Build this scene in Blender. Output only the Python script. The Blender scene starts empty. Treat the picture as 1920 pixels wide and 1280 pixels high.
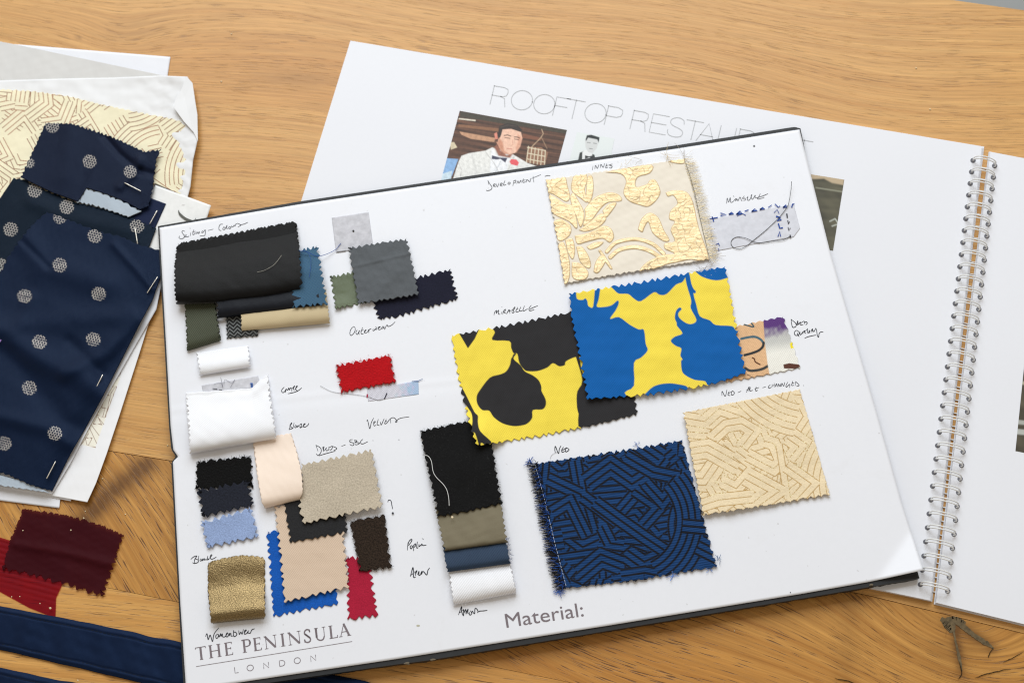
import bpy, math, random
import numpy as np
from mathutils import Matrix, Vector

scene = bpy.context.scene
C = scene.collection
# ------------------------------------------------------------------ camera
W, H, F = 1920.0, 1280.0, 2667.0
TH, RO, CH = math.radians(22.0), math.radians(-8.0), 0.820
cam_d = bpy.data.cameras.new('camera')
cam_d.sensor_width = 36.0
cam_d.lens = F / W * 36.0
cam_d.clip_start, cam_d.clip_end = 0.01, 50.0
cam = bpy.data.objects.new('camera', cam_d)
C.objects.link(cam)
ROT = Matrix.Rotation(TH, 4, 'X') @ Matrix.Rotation(RO, 4, 'Z')
cam.matrix_world = Matrix.Translation((0, 0, CH)) @ ROT
scene.camera = cam
cam_d.dof.use_dof = True
cam_d.dof.aperture_fstop = 9.0
R3 = np.array(ROT.to_3x3())


def P(x, y, z):
    """photo pixel + height (m) -> world point (arrays allowed)"""
    x = np.asarray(x, float); y = np.asarray(y, float); z = np.asarray(z, float)
    x, y, z = np.broadcast_arrays(x, y, z)
    d = np.stack([(x - W / 2) / F, -(y - H / 2) / F, -np.ones_like(x)], -1) @ R3.T
    t = (z - CH) / d[..., 2]
    return np.stack([d[..., 0] * t, d[..., 1] * t, z], -1)


_fp = P(760, 860, 0.009) - np.array([0, 0, CH])
cam_d.dof.focus_distance = float(-(_fp @ R3)[2])

# ------------------------------------------------------------------ light
wd = bpy.data.worlds.new('World'); scene.world = wd; wd.use_nodes = True
bg = wd.node_tree.nodes['Background']
bg.inputs[0].default_value = (1.0, 0.88, 0.72, 1)
bg.inputs[1].default_value = 0.41


def area(name, loc, target, sx, sy, power, col):
    l = bpy.data.lights.new(name, 'AREA'); l.shape = 'RECTANGLE'; l.size = sx; l.size_y = sy
    l.energy = power; l.color = col
    o = bpy.data.objects.new(name, l); C.objects.link(o)
    o.location = loc
    o.rotation_euler = (Vector(target) - Vector(loc)).to_track_quat('-Z', 'Y').to_euler()
    return o


area('window_light', (0.15, 2.75, 2.35), (0, 0.2, 0), 3.0, 2.5, 133, (0.87, 0.94, 1.0))
scene.view_settings.view_transform = 'Standard'
scene.view_settings.look = 'None'
scene.view_settings.exposure = 0
scene.view_settings.gamma = 1
scene.cycles.max_bounces = 8
scene.cycles.filter_width = 1.15

# ------------------------------------------------------------------ helpers
rng = np.random.default_rng(7)
MM = 0.001
PXM = 0.00033
ZB = 0.0087      # top of the white sheet of the board


def col(r, g, b):
    f = lambda c: (c / 255 / 12.92) if c / 255 <= 0.04045 else ((c / 255 + 0.055) / 1.055) ** 2.4
    return (f(r), f(g), f(b))


def tag(o, label=None, cat=None, group=None, kind=None):
    if label: o['label'] = label
    if cat: o['category'] = cat
    if group: o['group'] = group
    if kind: o['kind'] = kind
    return o


def empty(name, loc, label=None, cat=None, group=None):
    o = bpy.data.objects.new(name, None); o.empty_display_size = 0.01
    o.location = loc; C.objects.link(o)
    bpy.context.view_layer.update()
    return tag(o, label, cat, group)


class MB:
    """mesh collector: arrays of verts / faces / material index / colour attr"""
    def __init__(s):
        s.v, s.f3, s.f4, s.m3, s.m4, s.c, s.uv, s.m = [], [], [], [], [], [], [], []
        s.n = 0

    def add(s, v, f, mi=0, c=None, uv=None, m=None):
        v = np.asarray(v, float).reshape(-1, 3); f = np.asarray(f, int)
        k = len(v)
        s.v.append(v)
        (s.f4 if f.shape[1] == 4 else s.f3).append(f + s.n)
        (s.m4 if f.shape[1] == 4 else s.m3).append(np.full(len(f), mi))
        s.c.append(np.ones((k, 3)) * (1 if c is None else np.asarray(c)))
        s.uv.append(v[:, :2].copy() if uv is None else uv)
        s.m.append(np.zeros(k) if m is None else np.asarray(m) * np.ones(k))
        s.n += k

    def build(s, name, mats, parent=None, smooth=True, solid=0):
        me = bpy.data.meshes.new(name)
        v = np.concatenate(s.v)
        f4 = np.concatenate(s.f4) if s.f4 else np.zeros((0, 4), int)
        f3 = np.concatenate(s.f3) if s.f3 else np.zeros((0, 3), int)
        mi = np.concatenate([*s.m4, *s.m3]) if (s.m4 or s.m3) else np.zeros(0, int)
        li = np.concatenate([f4.ravel(), f3.ravel()])
        me.vertices.add(len(v)); me.vertices.foreach_set('co', v.astype(np.float32).ravel())
        me.loops.add(len(li)); me.loops.foreach_set('vertex_index', li.astype(np.int32))
        npoly = len(f4) + len(f3)
        me.polygons.add(npoly)
        st = np.concatenate([np.arange(len(f4)) * 4, len(f4) * 4 + np.arange(len(f3)) * 3])
        me.polygons.foreach_set('loop_start', st.astype(np.int32))
        me.polygons.foreach_set('material_index', mi.astype(np.int32))
        me.polygons.foreach_set('use_smooth', np.full(npoly, smooth))
        uvl = me.uv_layers.new(name='UVMap')
        uv = np.concatenate(s.uv)
        uvl.data.foreach_set('uv', uv[li].astype(np.float32).ravel())
        ca = me.color_attributes.new('Col', 'FLOAT_COLOR', 'POINT')
        cc = np.concatenate(s.c); cc = np.concatenate([cc, np.ones((len(cc), 1))], 1)
        ca.data.foreach_set('color', cc.astype(np.float32).ravel())
        ma = me.attributes.new('mask', 'FLOAT', 'POINT')
        ma.data.foreach_set('value', np.concatenate(s.m).astype(np.float32))
        me.update(calc_edges=True)
        me.validate()
        for m_ in (mats if isinstance(mats, (list, tuple)) else [mats]):
            me.materials.append(m_)
        o = bpy.data.objects.new(name, me); C.objects.link(o)
        if parent is not None:
            o.parent = parent
            o.matrix_parent_inverse = parent.matrix_world.inverted()
        if solid:
            md = o.modifiers.new('thickness', 'SOLIDIFY'); md.thickness = solid; md.offset = -1
        return o


def resamp(pts, n):
    pts = np.asarray(pts, float)
    d = np.r_[0, np.cumsum(np.hypot(*np.diff(pts, axis=0).T))]
    t = np.linspace(0, d[-1], n) if np.isscalar(n) else np.asarray(n) * d[-1]
    return np.stack([np.interp(t, d, pts[:, 0]), np.interp(t, d, pts[:, 1])], 1)


def plen(pts):
    return float(np.hypot(*np.diff(np.asarray(pts, float), axis=0).T).sum())


def vnoise(x, y, scale, seed=0, octv=3):
    """cheap smooth noise from sines, about -1..1"""
    r = np.random.default_rng(seed); out = 0 * x; a = 1.0; tot = 0
    for o in range(octv):
        for _ in range(4):
            th = r.uniform(0, 2 * np.pi); k = 2 * np.pi / scale * (2 ** o) * r.uniform(.7, 1.3)
            out = out + a * np.sin(k * (x * np.cos(th) + y * np.sin(th)) + r.uniform(0, 6.28))
        tot += a * 4 ** .5; a *= .5
    return out / tot


def sdf(px, py, poly):
    poly = np.asarray(poly, float); d = np.full(px.shape, 1e9); ins = np.zeros(px.shape, bool)
    n = len(poly)
    for i in range(n):
        a, b = poly[i], poly[(i + 1) % n]
        e = b - a; wx, wy = px - a[0], py - a[1]
        t = np.clip((wx * e[0] + wy * e[1]) / max(e @ e, 1e-9), 0, 1)
        d = np.minimum(d, np.hypot(wx - t * e[0], wy - t * e[1]))
        c = ((a[1] > py) != (b[1] > py))
        with np.errstate(divide='ignore', invalid='ignore'):
            xi = (b[0] - a[0]) * (py - a[1]) / (b[1] - a[1] + 1e-12) + a[0]
        ins ^= c & (px < xi)
    return np.where(ins, -d, d)


def pdist(px, py, pts):
    pts = np.asarray(pts, float); d = np.full(px.shape, 1e9)
    for a, b in zip(pts[:-1], pts[1:]):
        e = b - a; wx, wy = px - a[0], py - a[1]
        t = np.clip((wx * e[0] + wy * e[1]) / max(e @ e, 1e-9), 0, 1)
        d = np.minimum(d, np.hypot(wx - t * e[0], wy - t * e[1]))
    return d


def sst(a, b, x):
    t = np.clip((x - a) / (b - a), 0, 1); return t * t * (3 - 2 * t)


def zz(ox, oy, s, pts):
    return [(ox + x / s, oy + y / s) for x, y in pts]


def smooth_line(pts, k=5):
    pts = np.asarray(pts, float)
    if len(pts) < 3: return pts
    p = np.vstack([2 * pts[0] - pts[1], pts, 2 * pts[-1] - pts[-2]]); out = []
    for i in range(1, len(p) - 2):
        for t in np.arange(k) / k:
            out.append(.5 * ((2 * p[i]) + (-p[i - 1] + p[i + 1]) * t + (2 * p[i - 1] - 5 * p[i] + 4 * p[i + 1] - p[i + 2]) * t * t
                             + (-p[i - 1] + 3 * p[i] - 3 * p[i + 1] + p[i + 2]) * t ** 3))
    out.append(p[-2]); return np.array(out)


def ribbon(mb, pts, w, z, mi=0, c=None, taper=0.0, cap=True):
    """flat ink stroke of width w px lying at height z (number or fn(px,py))"""
    pts = np.asarray(pts, float)
    if len(pts) < 2: return
    t = np.gradient(pts, axis=0); L = np.hypot(t[:, 0], t[:, 1]) + 1e-9; t /= L[:, None]
    nrm = np.stack([-t[:, 1], t[:, 0]], 1)
    ww = np.full(len(pts), w / 2.0) if np.isscalar(w) else np.asarray(w) / 2
    if taper:
        s = np.linspace(0, 1, len(pts)); ww = ww * (1 - taper * np.abs(2 * s - 1) ** 3)
    a, b = pts + nrm * ww[:, None], pts - nrm * ww[:, None]
    if cap:
        a[0] -= t[0] * ww[0]; b[0] -= t[0] * ww[0]; a[-1] += t[-1] * ww[-1]; b[-1] += t[-1] * ww[-1]
    q = np.vstack([a, b]); zq = z(q[:, 0], q[:, 1]) if callable(z) else np.full(len(q), z)
    n = len(pts); i = np.arange(n - 1)
    mb.add(P(q[:, 0], q[:, 1], zq), np.stack([i, i + 1, i + 1 + n, i + n], 1), mi, c)


def disc(mb, x, y, r, z, mi=0, c=None, n=14, ry=None, ang=0):
    a = np.linspace(0, 2 * np.pi, n, endpoint=False); ry = r if ry is None else ry
    dx, dy = r * np.cos(a), ry * np.sin(a)
    X = np.r_[x, x + dx * math.cos(ang) - dy * math.sin(ang)]; Y = np.r_[y, y + dx * math.sin(ang) + dy * math.cos(ang)]
    k = np.arange(n)
    mb.add(P(X, Y, z), np.stack([np.zeros(n, int), 1 + k, 1 + (k + 1) % n], 1), mi, c)


def tube(mb, pts, r, mi=0, c=None, n=6, taper=None, closed=False):
    pts = np.asarray(pts, float); m = len(pts)
    t = np.gradient(pts, axis=0)
    if closed: t = np.roll(pts, -1, 0) - np.roll(pts, 1, 0)
    t /= (np.linalg.norm(t, axis=1)[:, None] + 1e-12)
    up = np.array([0, 0, 1.0]); a = np.cross(t, up)
    bad = np.linalg.norm(a, axis=1) < 1e-3; a[bad] = np.cross(t[bad], [1.0, 0, 0])
    a /= np.linalg.norm(a, axis=1)[:, None]
    for i in range(1, m):
        if a[i] @ a[i - 1] < 0: a[i] = -a[i]
    b = np.cross(t, a)
    rr = np.full(m, r) if taper is None else r * np.asarray(taper)
    th = np.linspace(0, 2 * np.pi, n, endpoint=False)
    v = pts[:, None] + rr[:, None, None] * (np.cos(th)[None, :, None] * a[:, None] + np.sin(th)[None, :, None] * b[:, None])
    i, j = np.meshgrid(np.arange(m if closed else m - 1), np.arange(n), indexing='ij')
    i2 = (i + 1) % m; j2 = (j + 1) % n
    f = np.stack([i * n + j, i2 * n + j, i2 * n + j2, i * n + j2], -1).reshape(-1, 4)
    mb.add(v.reshape(-1, 3), f, mi, c)


class Patch:
    """curved four-sided sheet: edges traced as polylines, optional pinked teeth"""
    def __init__(s, top, right, bottom, left, step=2.0, teeth=None, jit=0, seed=1, wob=0.0):
        s.lt, s.ll = max(plen(top), plen(bottom)), max(plen(left), plen(right))
        nu, nv = max(4, int(s.lt / step) + 1), max(4, int(s.ll / step) + 1)
        u, v = np.linspace(0, 1, nu), np.linspace(0, 1, nv)
        T, B, L, R = resamp(top, nu), resamp(bottom, nu), resamp(left, nv), resamp(right, nv)
        U, V = np.meshgrid(u, v); s.U, s.V = U, V
        S = ((1 - V)[..., None] * T[None] + V[..., None] * B[None] + (1 - U)[..., None] * L[:, None] + U[..., None] * R[:, None]
             - ((1 - U) * (1 - V))[..., None] * T[0] - (U * (1 - V))[..., None] * T[-1]
             - ((1 - U) * V)[..., None] * B[0] - (U * V)[..., None] * B[-1])
        r = np.random.default_rng(seed)
        if wob:
            S = S + np.stack([vnoise(S[..., 0], S[..., 1], 90, seed, 2), vnoise(S[..., 0], S[..., 1], 90, seed + 1, 2)], -1) * wob
        if teeth:
            du = np.gradient(S, axis=1); du /= np.linalg.norm(du, axis=-1)[..., None] + 1e-9
            dv = np.gradient(S, axis=0); dv /= np.linalg.norm(dv, axis=-1)[..., None] + 1e-9
            off = np.zeros_like(S)
            for side, (per, amp, *rest) in teeth.items():
                ph = rest[0] if rest else 0.0
                ln = s.lt if side in 'tb' else s.ll
                par = U if side in 'tb' else V
                dist = {'t': V * s.ll, 'b': (1 - V) * s.ll, 'l': U * s.lt, 'r': (1 - U) * s.lt}[side]
                n = max(1, round(ln / per))
                tt = par * n + ph + 0.13 * np.sin(par * n * 1.7 + seed) + .10 * np.sin(par * n * 3.9 + seed * 2.3)
                w = np.abs(2 * (tt % 1) - 1)
                w = np.clip(w * 1.12 - .06, 0, 1)
                amps = amp * (1 + .30 * np.sin(np.floor(tt + .5) * 12.9 + seed * 3))
                o = amps * (1 - w)
                if jit:
                    nz = r.normal(0, jit, par.shape[1] if side in 'tb' else par.shape[0])
                    o = o + (nz[None, :] if side in 'tb' else nz[:, None])
                fo = np.clip(1 - dist / (1.8 * amp + 2 + 2 * jit), 0, 1)
                dirv = {'t': dv, 'b': -dv, 'l': du, 'r': -du}[side]
                off += dirv * (o * fo)[..., None]
            S = S + off
        s.S = S; s.X, s.Y = S[..., 0], S[..., 1]
        s.nu, s.nv = nu, nv
        j, i = np.meshgrid(np.arange(nv - 1), np.arange(nu - 1), indexing='ij'); a = (j * nu + i).ravel()
        s.f = np.stack([a, a + nu, a + nu + 1, a + 1], 1)

    def put(s, mb, z, mi=0, c=None, m=None, uvrot=0):
        v = P(s.X, s.Y, z).reshape(-1, 3)
        uv = np.stack([s.U.ravel() * s.lt * PXM, s.V.ravel() * s.ll * PXM], 1)
        if uvrot:
            cr, sr = math.cos(uvrot), math.sin(uvrot); uv = uv @ np.array([[cr, sr], [-sr, cr]])
        if c is not None: c = np.asarray(c).reshape(-1, 3)
        if m is not None: m = np.asarray(m).ravel()
        mb.add(v, s.f, mi, c, uv, m)


def quad(c4, **k):
    a, b, c, d = c4
    return Patch([a, b], [b, c], [d, c], [a, d], **k)


# ------------------------------------------------------------------ materials
def newmat(name):
    m = bpy.data.materials.new(name); m.use_nodes = True
    nt = m.node_tree; b = nt.nodes['Principled BSDF']
    return m, nt, b


def N(nt, t, **k):
    n = nt.nodes.new(t)
    for a, v in k.items():
        if a == 'ins':
            for kk, vv in v.items(): n.inputs[kk].default_value = vv
        else: setattr(n, a, v)
    return n


def math_n(nt, op, a, b=None, c=None):
    n = nt.nodes.new('ShaderNodeMath'); n.operation = op
    for i, x in enumerate((a, b, c)):
        if x is None: continue
        if isinstance(x, (int, float)): n.inputs[i].default_value = x
        else: nt.links.new(x, n.inputs[i])
    return n.outputs[0]


def mixc(nt, fac, a, b, blend='MIX'):
    n = nt.nodes.new('ShaderNodeMix'); n.data_type = 'RGBA'; n.blend_type = blend
    for sock, x in ((n.inputs[0], fac), (n.inputs[6], a), (n.inputs[7], b)):
        if isinstance(x, (int, float)): sock.default_value = x
        elif isinstance(x, tuple): sock.default_value = (*x[:3], 1)
        else: nt.links.new(x, sock)
    return n.outputs[2]


def fabric(name, c=None, weave='crepe', per=0.9, con=0.25, rough=0.9, sheen=0.0, metal=0.0, bump=0.25, var=0.08, spec=0.2,
           lint=0.0, alpha=1.0, c2=None, tint=None):
    """c None: colour comes from the mesh's own colour attribute (a printed or woven pattern)"""
    m, nt, b = newmat(name); L = nt.links.new
    uvn = N(nt, 'ShaderNodeUVMap'); sx = N(nt, 'ShaderNodeSeparateXYZ'); L(uvn.outputs[0], sx.inputs[0])
    u, v = sx.outputs[0], sx.outputs[1]; k = 2 * math.pi / (per * MM)
    if weave == 'plain':
        p = math_n(nt, 'MULTIPLY', math_n(nt, 'SINE', math_n(nt, 'MULTIPLY', u, k)), math_n(nt, 'SINE', math_n(nt, 'MULTIPLY', v, k)))
    elif weave == 'twill':
        p = math_n(nt, 'SINE', math_n(nt, 'MULTIPLY', math_n(nt, 'ADD', u, v), k))
    elif weave == 'herring':
        pp = math_n(nt, 'PINGPONG', u, 2.4 * MM)
        p = math_n(nt, 'SINE', math_n(nt, 'MULTIPLY', math_n(nt, 'ADD', pp, v), k))
        p = math_n(nt, 'MULTIPLY', p, 1.3)
    elif weave == 'rib':
        p = math_n(nt, 'SINE', math_n(nt, 'MULTIPLY', v, k))
    else:
        no = N(nt, 'ShaderNodeTexNoise', ins={'Scale': 1000 / per, 'Detail': 2.0, 'Roughness': .7}); L(uvn.outputs[0], no.inputs['Vector'])
        p = math_n(nt, 'MULTIPLY', math_n(nt, 'SUBTRACT', no.outputs[0], .5), 4.5)
    fine = N(nt, 'ShaderNodeTexNoise', ins={'Scale': 1500, 'Detail': 1.0}); L(uvn.outputs[0], fine.inputs['Vector'])
    p = math_n(nt, 'ADD', math_n(nt, 'MULTIPLY', p, .75), math_n(nt, 'MULTIPLY', math_n(nt, 'SUBTRACT', fine.outputs[0], .5), 1.4))
    low = N(nt, 'ShaderNodeTexNoise', ins={'Scale': 45, 'Detail': 3.0}); L(uvn.outputs[0], low.inputs['Vector'])
    f = math_n(nt, 'ADD', math_n(nt, 'MULTIPLY', p, con), math_n(nt, 'MULTIPLY', math_n(nt, 'SUBTRACT', low.outputs[0], .5), var * 4))
    f = math_n(nt, 'MAXIMUM', math_n(nt, 'ADD', f, 1.0), .05)
    if c is None:
        at = N(nt, 'ShaderNodeAttribute', attribute_name='Col'); base = at.outputs[0]
    else:
        rg = N(nt, 'ShaderNodeRGB'); rg.outputs[0].default_value = (*c, 1); base = rg.outputs[0]
    if c2 is not None:
        base = mixc(nt, math_n(nt, 'MULTIPLY_ADD', p, .5, .5), c2, base)
    vm = N(nt, 'ShaderNodeVectorMath', operation='SCALE'); L(base, vm.inputs[0]); L(f, vm.inputs['Scale'])
    outc = vm.outputs[0]
    if lint:
        ln = N(nt, 'ShaderNodeTexNoise', ins={'Scale': 900, 'Detail': 3.0, 'Roughness': .8, 'Distortion': 2.5}); L(uvn.outputs[0], ln.inputs['Vector'])
        rr = N(nt, 'ShaderNodeMapRange', ins={1: .64, 2: .74, 3: 0.0, 4: lint}); L(ln.outputs[0], rr.inputs[0])
        outc = mixc(nt, rr.outputs[0], outc, (.25, .25, .24))
    L(outc, b.inputs['Base Color'])
    b.inputs['Roughness'].default_value = rough
    b.inputs['Specular IOR Level'].default_value = spec
    if tint: b.inputs['Specular Tint'].default_value = (*tint, 1)
    b.inputs['Metallic'].default_value = metal
    b.inputs['Sheen Weight'].default_value = sheen
    b.inputs['Sheen Roughness'].default_value = .4
    if bump:
        bn = N(nt, 'ShaderNodeBump', ins={'Strength': bump, 'Distance': .0003}); L(p, bn.inputs['Height']); L(bn.outputs[0], b.inputs['Normal'])
    b.inputs['Alpha'].default_value = alpha
    return m


def plain(name, c, rough=.6, spec=.4, metal=0, attr=False, alpha=1.0):
    m, nt, b = newmat(name)
    if attr:
        at = N(nt, 'ShaderNodeAttribute', attribute_name='Col'); nt.links.new(at.outputs[0], b.inputs['Base Color'])
    else: b.inputs['Base Color'].default_value = (*c, 1)
    b.inputs['Roughness'].default_value = rough; b.inputs['Specular IOR Level'].default_value = spec
    b.inputs['Metallic'].default_value = metal; b.inputs['Alpha'].default_value = alpha
    return m


def paper(name, c, rough=.55, mottle=.02, bump=.05, scale=300, spec=.3, dirt=0.0):
    m, nt, b = newmat(name); L = nt.links.new
    tc = N(nt, 'ShaderNodeTexCoord'); no = N(nt, 'ShaderNodeTexNoise', ins={'Scale': scale, 'Detail': 5.0, 'Roughness': .6})
    L(tc.outputs['Object'], no.inputs['Vector'])
    lo = N(nt, 'ShaderNodeTexNoise', ins={'Scale': 9, 'Detail': 3.0}); L(tc.outputs['Object'], lo.inputs['Vector'])
    f = math_n(nt, 'ADD', math_n(nt, 'MULTIPLY', math_n(nt, 'SUBTRACT', no.outputs[0], .5), mottle * 6), math_n(nt, 'MULTIPLY_ADD', lo.outputs[0], .04, .98))
    vm = N(nt, 'ShaderNodeVectorMath', operation='SCALE'); vm.inputs[0].default_value = c; L(f, vm.inputs['Scale'])
    res = vm.outputs[0]
    if dirt:
        sp = N(nt, 'ShaderNodeTexNoise', ins={'Scale': 330, 'Detail': 1.0}); L(tc.outputs['Object'], sp.inputs['Vector'])
        mr = N(nt, 'ShaderNodeMapRange', ins={1: .76, 2: .80, 3: 0.0, 4: .55 * dirt}); L(sp.outputs[0], mr.inputs[0])
        sm = N(nt, 'ShaderNodeTexNoise', ins={'Scale': 26, 'Detail': 5.0, 'Roughness': .7, 'Distortion': 1.0}); L(tc.outputs['Object'], sm.inputs['Vector'])
        ms = N(nt, 'ShaderNodeMapRange', ins={1: .58, 2: .74, 3: 0.0, 4: .16 * dirt}); L(sm.outputs[0], ms.inputs[0])
        res = mixc(nt, ms.outputs[0], res, (.58, .55, .5)); res = mixc(nt, mr.outputs[0], res, (.34, .31, .27))
    L(res, b.inputs['Base Color'])
    b.inputs['Roughness'].default_value = rough; b.inputs['Specular IOR Level'].default_value = spec
    bn = N(nt, 'ShaderNodeBump', ins={'Strength': bump, 'Distance': .0003}); L(no.outputs[0], bn.inputs['Height']); L(bn.outputs[0], b.inputs['Normal'])
    return m


def wood_mat(name, light, dark, pore, poreamt=1.0, ringamt=1.0):
    m, nt, b = newmat(name); L = nt.links.new
    uvn = N(nt, 'ShaderNodeUVMap')

    def nz(sx, sy, detail=4.0, rough=.6, dist=0.0, off=0.0):
        mp = N(nt, 'ShaderNodeMapping'); L(uvn.outputs[0], mp.inputs[0])
        mp.inputs['Scale'].default_value = (sx, sy, 1); mp.inputs['Location'].default_value = (off, off * 1.7, off)
        n = N(nt, 'ShaderNodeTexNoise', ins={'Scale': 1.0, 'Detail': detail, 'Roughness': rough, 'Distortion': dist})
        L(mp.outputs[0], n.inputs['Vector']); return n.outputs[0]
    rings = nz(2.2, 230, 5.0, .68, .1)
    rr = N(nt, 'ShaderNodeValToRGB'); L(rings, rr.inputs[0])
    e = rr.color_ramp.elements; e[0].position = .30; e[1].position = .64
    e[0].color = (*dark, 1); e[1].color = (*light, 1)
    mid = rr.color_ramp.elements.new(.5); mid.color = (*[light[i] * .62 + dark[i] * .38 for i in range(3)], 1)
    c0 = mixc(nt, ringamt, light, rr.outputs[0])
    broad = nz(1.3, 9, 2.0, .5, 0, 3.1)
    c1 = mixc(nt, math_n(nt, 'MULTIPLY', math_n(nt, 'MAXIMUM', math_n(nt, 'SUBTRACT', broad, .47), 0), 2.9), c0, tuple(light[i] * k for i, k in enumerate((.78, .62, .42))))
    st = nz(22, 820, 4.0, .7, 0, 5.0)
    f = math_n(nt, 'MULTIPLY_ADD', math_n(nt, 'SUBTRACT', st, .5), .95, 1.0)
    vm = N(nt, 'ShaderNodeVectorMath', operation='SCALE'); L(c1, vm.inputs[0]); L(f, vm.inputs['Scale'])
    po = nz(60, 1250, 2.0, .5, 0, 9.0); gate = nz(7, 70, 2.0, .5, 0, 13.0)
    th = math_n(nt, 'ADD', po, math_n(nt, 'MULTIPLY', math_n(nt, 'SUBTRACT', gate, .5), .34))
    pr = N(nt, 'ShaderNodeMapRange', ins={1: .59, 2: .67, 3: 0.0, 4: .85 * poreamt}); L(th, pr.inputs[0])
    c2 = mixc(nt, pr.outputs[0], vm.outputs[0], pore)
    # dark figure (knots) from the mask attribute
    at = N(nt, 'ShaderNodeAttribute', attribute_name='mask')
    kf = math_n(nt, 'MULTIPLY', at.outputs['Fac'], math_n(nt, 'MULTIPLY_ADD', nz(30, 420, 4.0, .7, .5, 2.0), 1.3, .12))
    c3 = mixc(nt, kf, c2, tuple(x * .42 for x in dark))
    L(c3, b.inputs['Base Color'])
    b.inputs['Roughness'].default_value = .42; b.inputs['Specular IOR Level'].default_value = .38
    hh = math_n(nt, 'ADD', math_n(nt, 'MULTIPLY', pr.outputs[0], -1.0), math_n(nt, 'MULTIPLY', st, .5))
    bn = N(nt, 'ShaderNodeBump', ins={'Strength': .35, 'Distance': .0003}); L(hh, bn.inputs['Height']); L(bn.outputs[0], b.inputs['Normal'])
    return m


M_sheet = paper('board_white', (.825, .835, .885), rough=.42, mottle=.006, bump=.02, spec=.45, dirt=.5)
M_page = paper('page_white', (.81, .82, .87), rough=.5, mottle=.004, bump=.02)
M_tissue = paper('tissue_white', (.80, .80, .81), rough=.6, mottle=.01, bump=.05, scale=60)
M_tissue_g = paper('tissue_shaded', (.66, .65, .635), rough=.6, mottle=.02, bump=.05, scale=60)  # same tissue, greyer: shade of the tilted flap put into its colour
M_cardtex = paper('laid_card', (.84, .84, .83), rough=.7, mottle=.04, bump=.3, scale=200)
M_black = paper('black_board', (.022, .023, .025), rough=.5, mottle=.1, bump=.2, scale=200)
M_pad = paper('grey_pad', (.60, .60, .645), rough=.9, mottle=.12, bump=.3, scale=260)
M_pad2 = paper('lilac_pad', (.69, .70, .765), rough=.9, mottle=.06, bump=.2, scale=260)
M_ink = plain('pen_ink', (.035, .037, .045), .6, .2)
M_inkl = plain('faded_pen_ink', (.16, .165, .18), .6, .2)
M_print = plain('mauve_print', (.20, .165, .18), .6, .2)
M_printl = plain('pale_grey_print', (.52, .53, .55), .6, .2)
M_wire = plain('white_wire', (.80, .80, .79), .35, .5)
M_hole = plain('punched_hole_shade', (.16, .16, .18), .8, .1)  # shade inside the holes, painted as dark discs on the page
M_steel = plain('staple_steel', (.78, .74, .66), .3, .5, .6)
M_col = plain('printed_colours', (1, 1, 1), .5, .3, attr=True)
M_thread = plain('thread_fibre', (1, 1, 1), .8, .2, attr=True)

# ------------------------------------------------------------------ floor and table
mb = MB(); mb.add([[-4, -3, -.75], [4, -3, -.75], [4, 6, -.75], [-4, 6, -.75]], [[0, 1, 2, 3]])
tag(mb.build('floor', paper('grey_floor', (.30, .31, .31), .7, .1, .1, 3)), kind='structure')

table = empty('wooden_table', (0, 0, -.75), 'honey coloured oak table of wide planks with knots under all the papers', 'table')
SEAM1 = [(-700, 700), (0, 812), (323, 864), (1625, 1115), (1920, 1187), (2700, 1385)]
SEAM2 = [(-700, 938), (0, 1066), (216, 1104), (338, 1129), (1100, 1285), (2700, 1640)]
EDGE = [(-700, -354), (2700, 131)]
BOT = [(-700, 1700), (2700, 2100)]


def grain(X, Y, ang, knots, curve=None, ang2=None):
    if ang2 is not None:      # the plank's figure turns steeper towards its left end
        s1, t1 = grain(X, Y, ang, knots, curve); s2, t2 = grain(X, Y, ang2, knots, curve); k = sst(420, 620, X)
        return s2 * (1 - k) + s1 * k, t2 * (1 - k) + t1 * k
    """pixel -> (along, across) grain coordinates in metres, bent round the knots"""
    w = P(X, Y, 0)
    ca, sa = math.cos(ang), math.sin(ang)
    s_ = w[..., 0] * ca + w[..., 1] * sa; t_ = -w[..., 0] * sa + w[..., 1] * ca
    for kx, ky, sx, sy, amp in knots:
        k = P(kx, ky, 0); ks = k[0] * ca + k[1] * sa; kt = -k[0] * sa + k[1] * ca
        e = np.exp(-((s_ - ks) / sx) ** 2 - ((t_ - kt) / sy) ** 2)
        t_ = t_ + amp * e
    if curve is not None: t_ = t_ + curve(s_, t_)
    return s_, t_


def plank(top, bottom, mat, ang, knots, curve=None, maskf=None, ang2=None):
    L_ = [top[0], bottom[0]]; R_ = [top[-1], bottom[-1]]
    pt = Patch(top, R_, bottom, L_, step=6)
    # leave a hairline joint
    s_, t_ = grain(pt.X, pt.Y, ang, knots, curve, ang2)
    mbb = MB(); v = P(pt.X, pt.Y, 0).reshape(-1, 3)
    m_ = np.zeros(len(v)) if maskf is None else maskf(pt.X, pt.Y).ravel()
    mbb.add(v, pt.f, 0, None, np.stack([s_.ravel(), t_.ravel()], 1), m_)
    # end wall round the plank
    nu, nv = pt.nu, pt.nv; idx = np.arange(nu * nv).reshape(nv, nu)
    loop = np.r_[idx[0], idx[1:, -1], idx[-1, -2::-1], idx[-2:0:-1, 0]]
    a = v[loop]; bb = a.copy(); bb[:, 2] = -.035; n = len(loop); i = np.arange(n)
    mbb.add(np.vstack([a, bb]), np.stack([i, (i + 1) % n, (i + 1) % n + n, i + n], 1), 0, None, np.vstack([a[:, :2], bb[:, :2] + .01]))
    return mbb.build('plank', mat, table, smooth=False)


def off(line, d):
    return [(x, y + d) for x, y in line]


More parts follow.
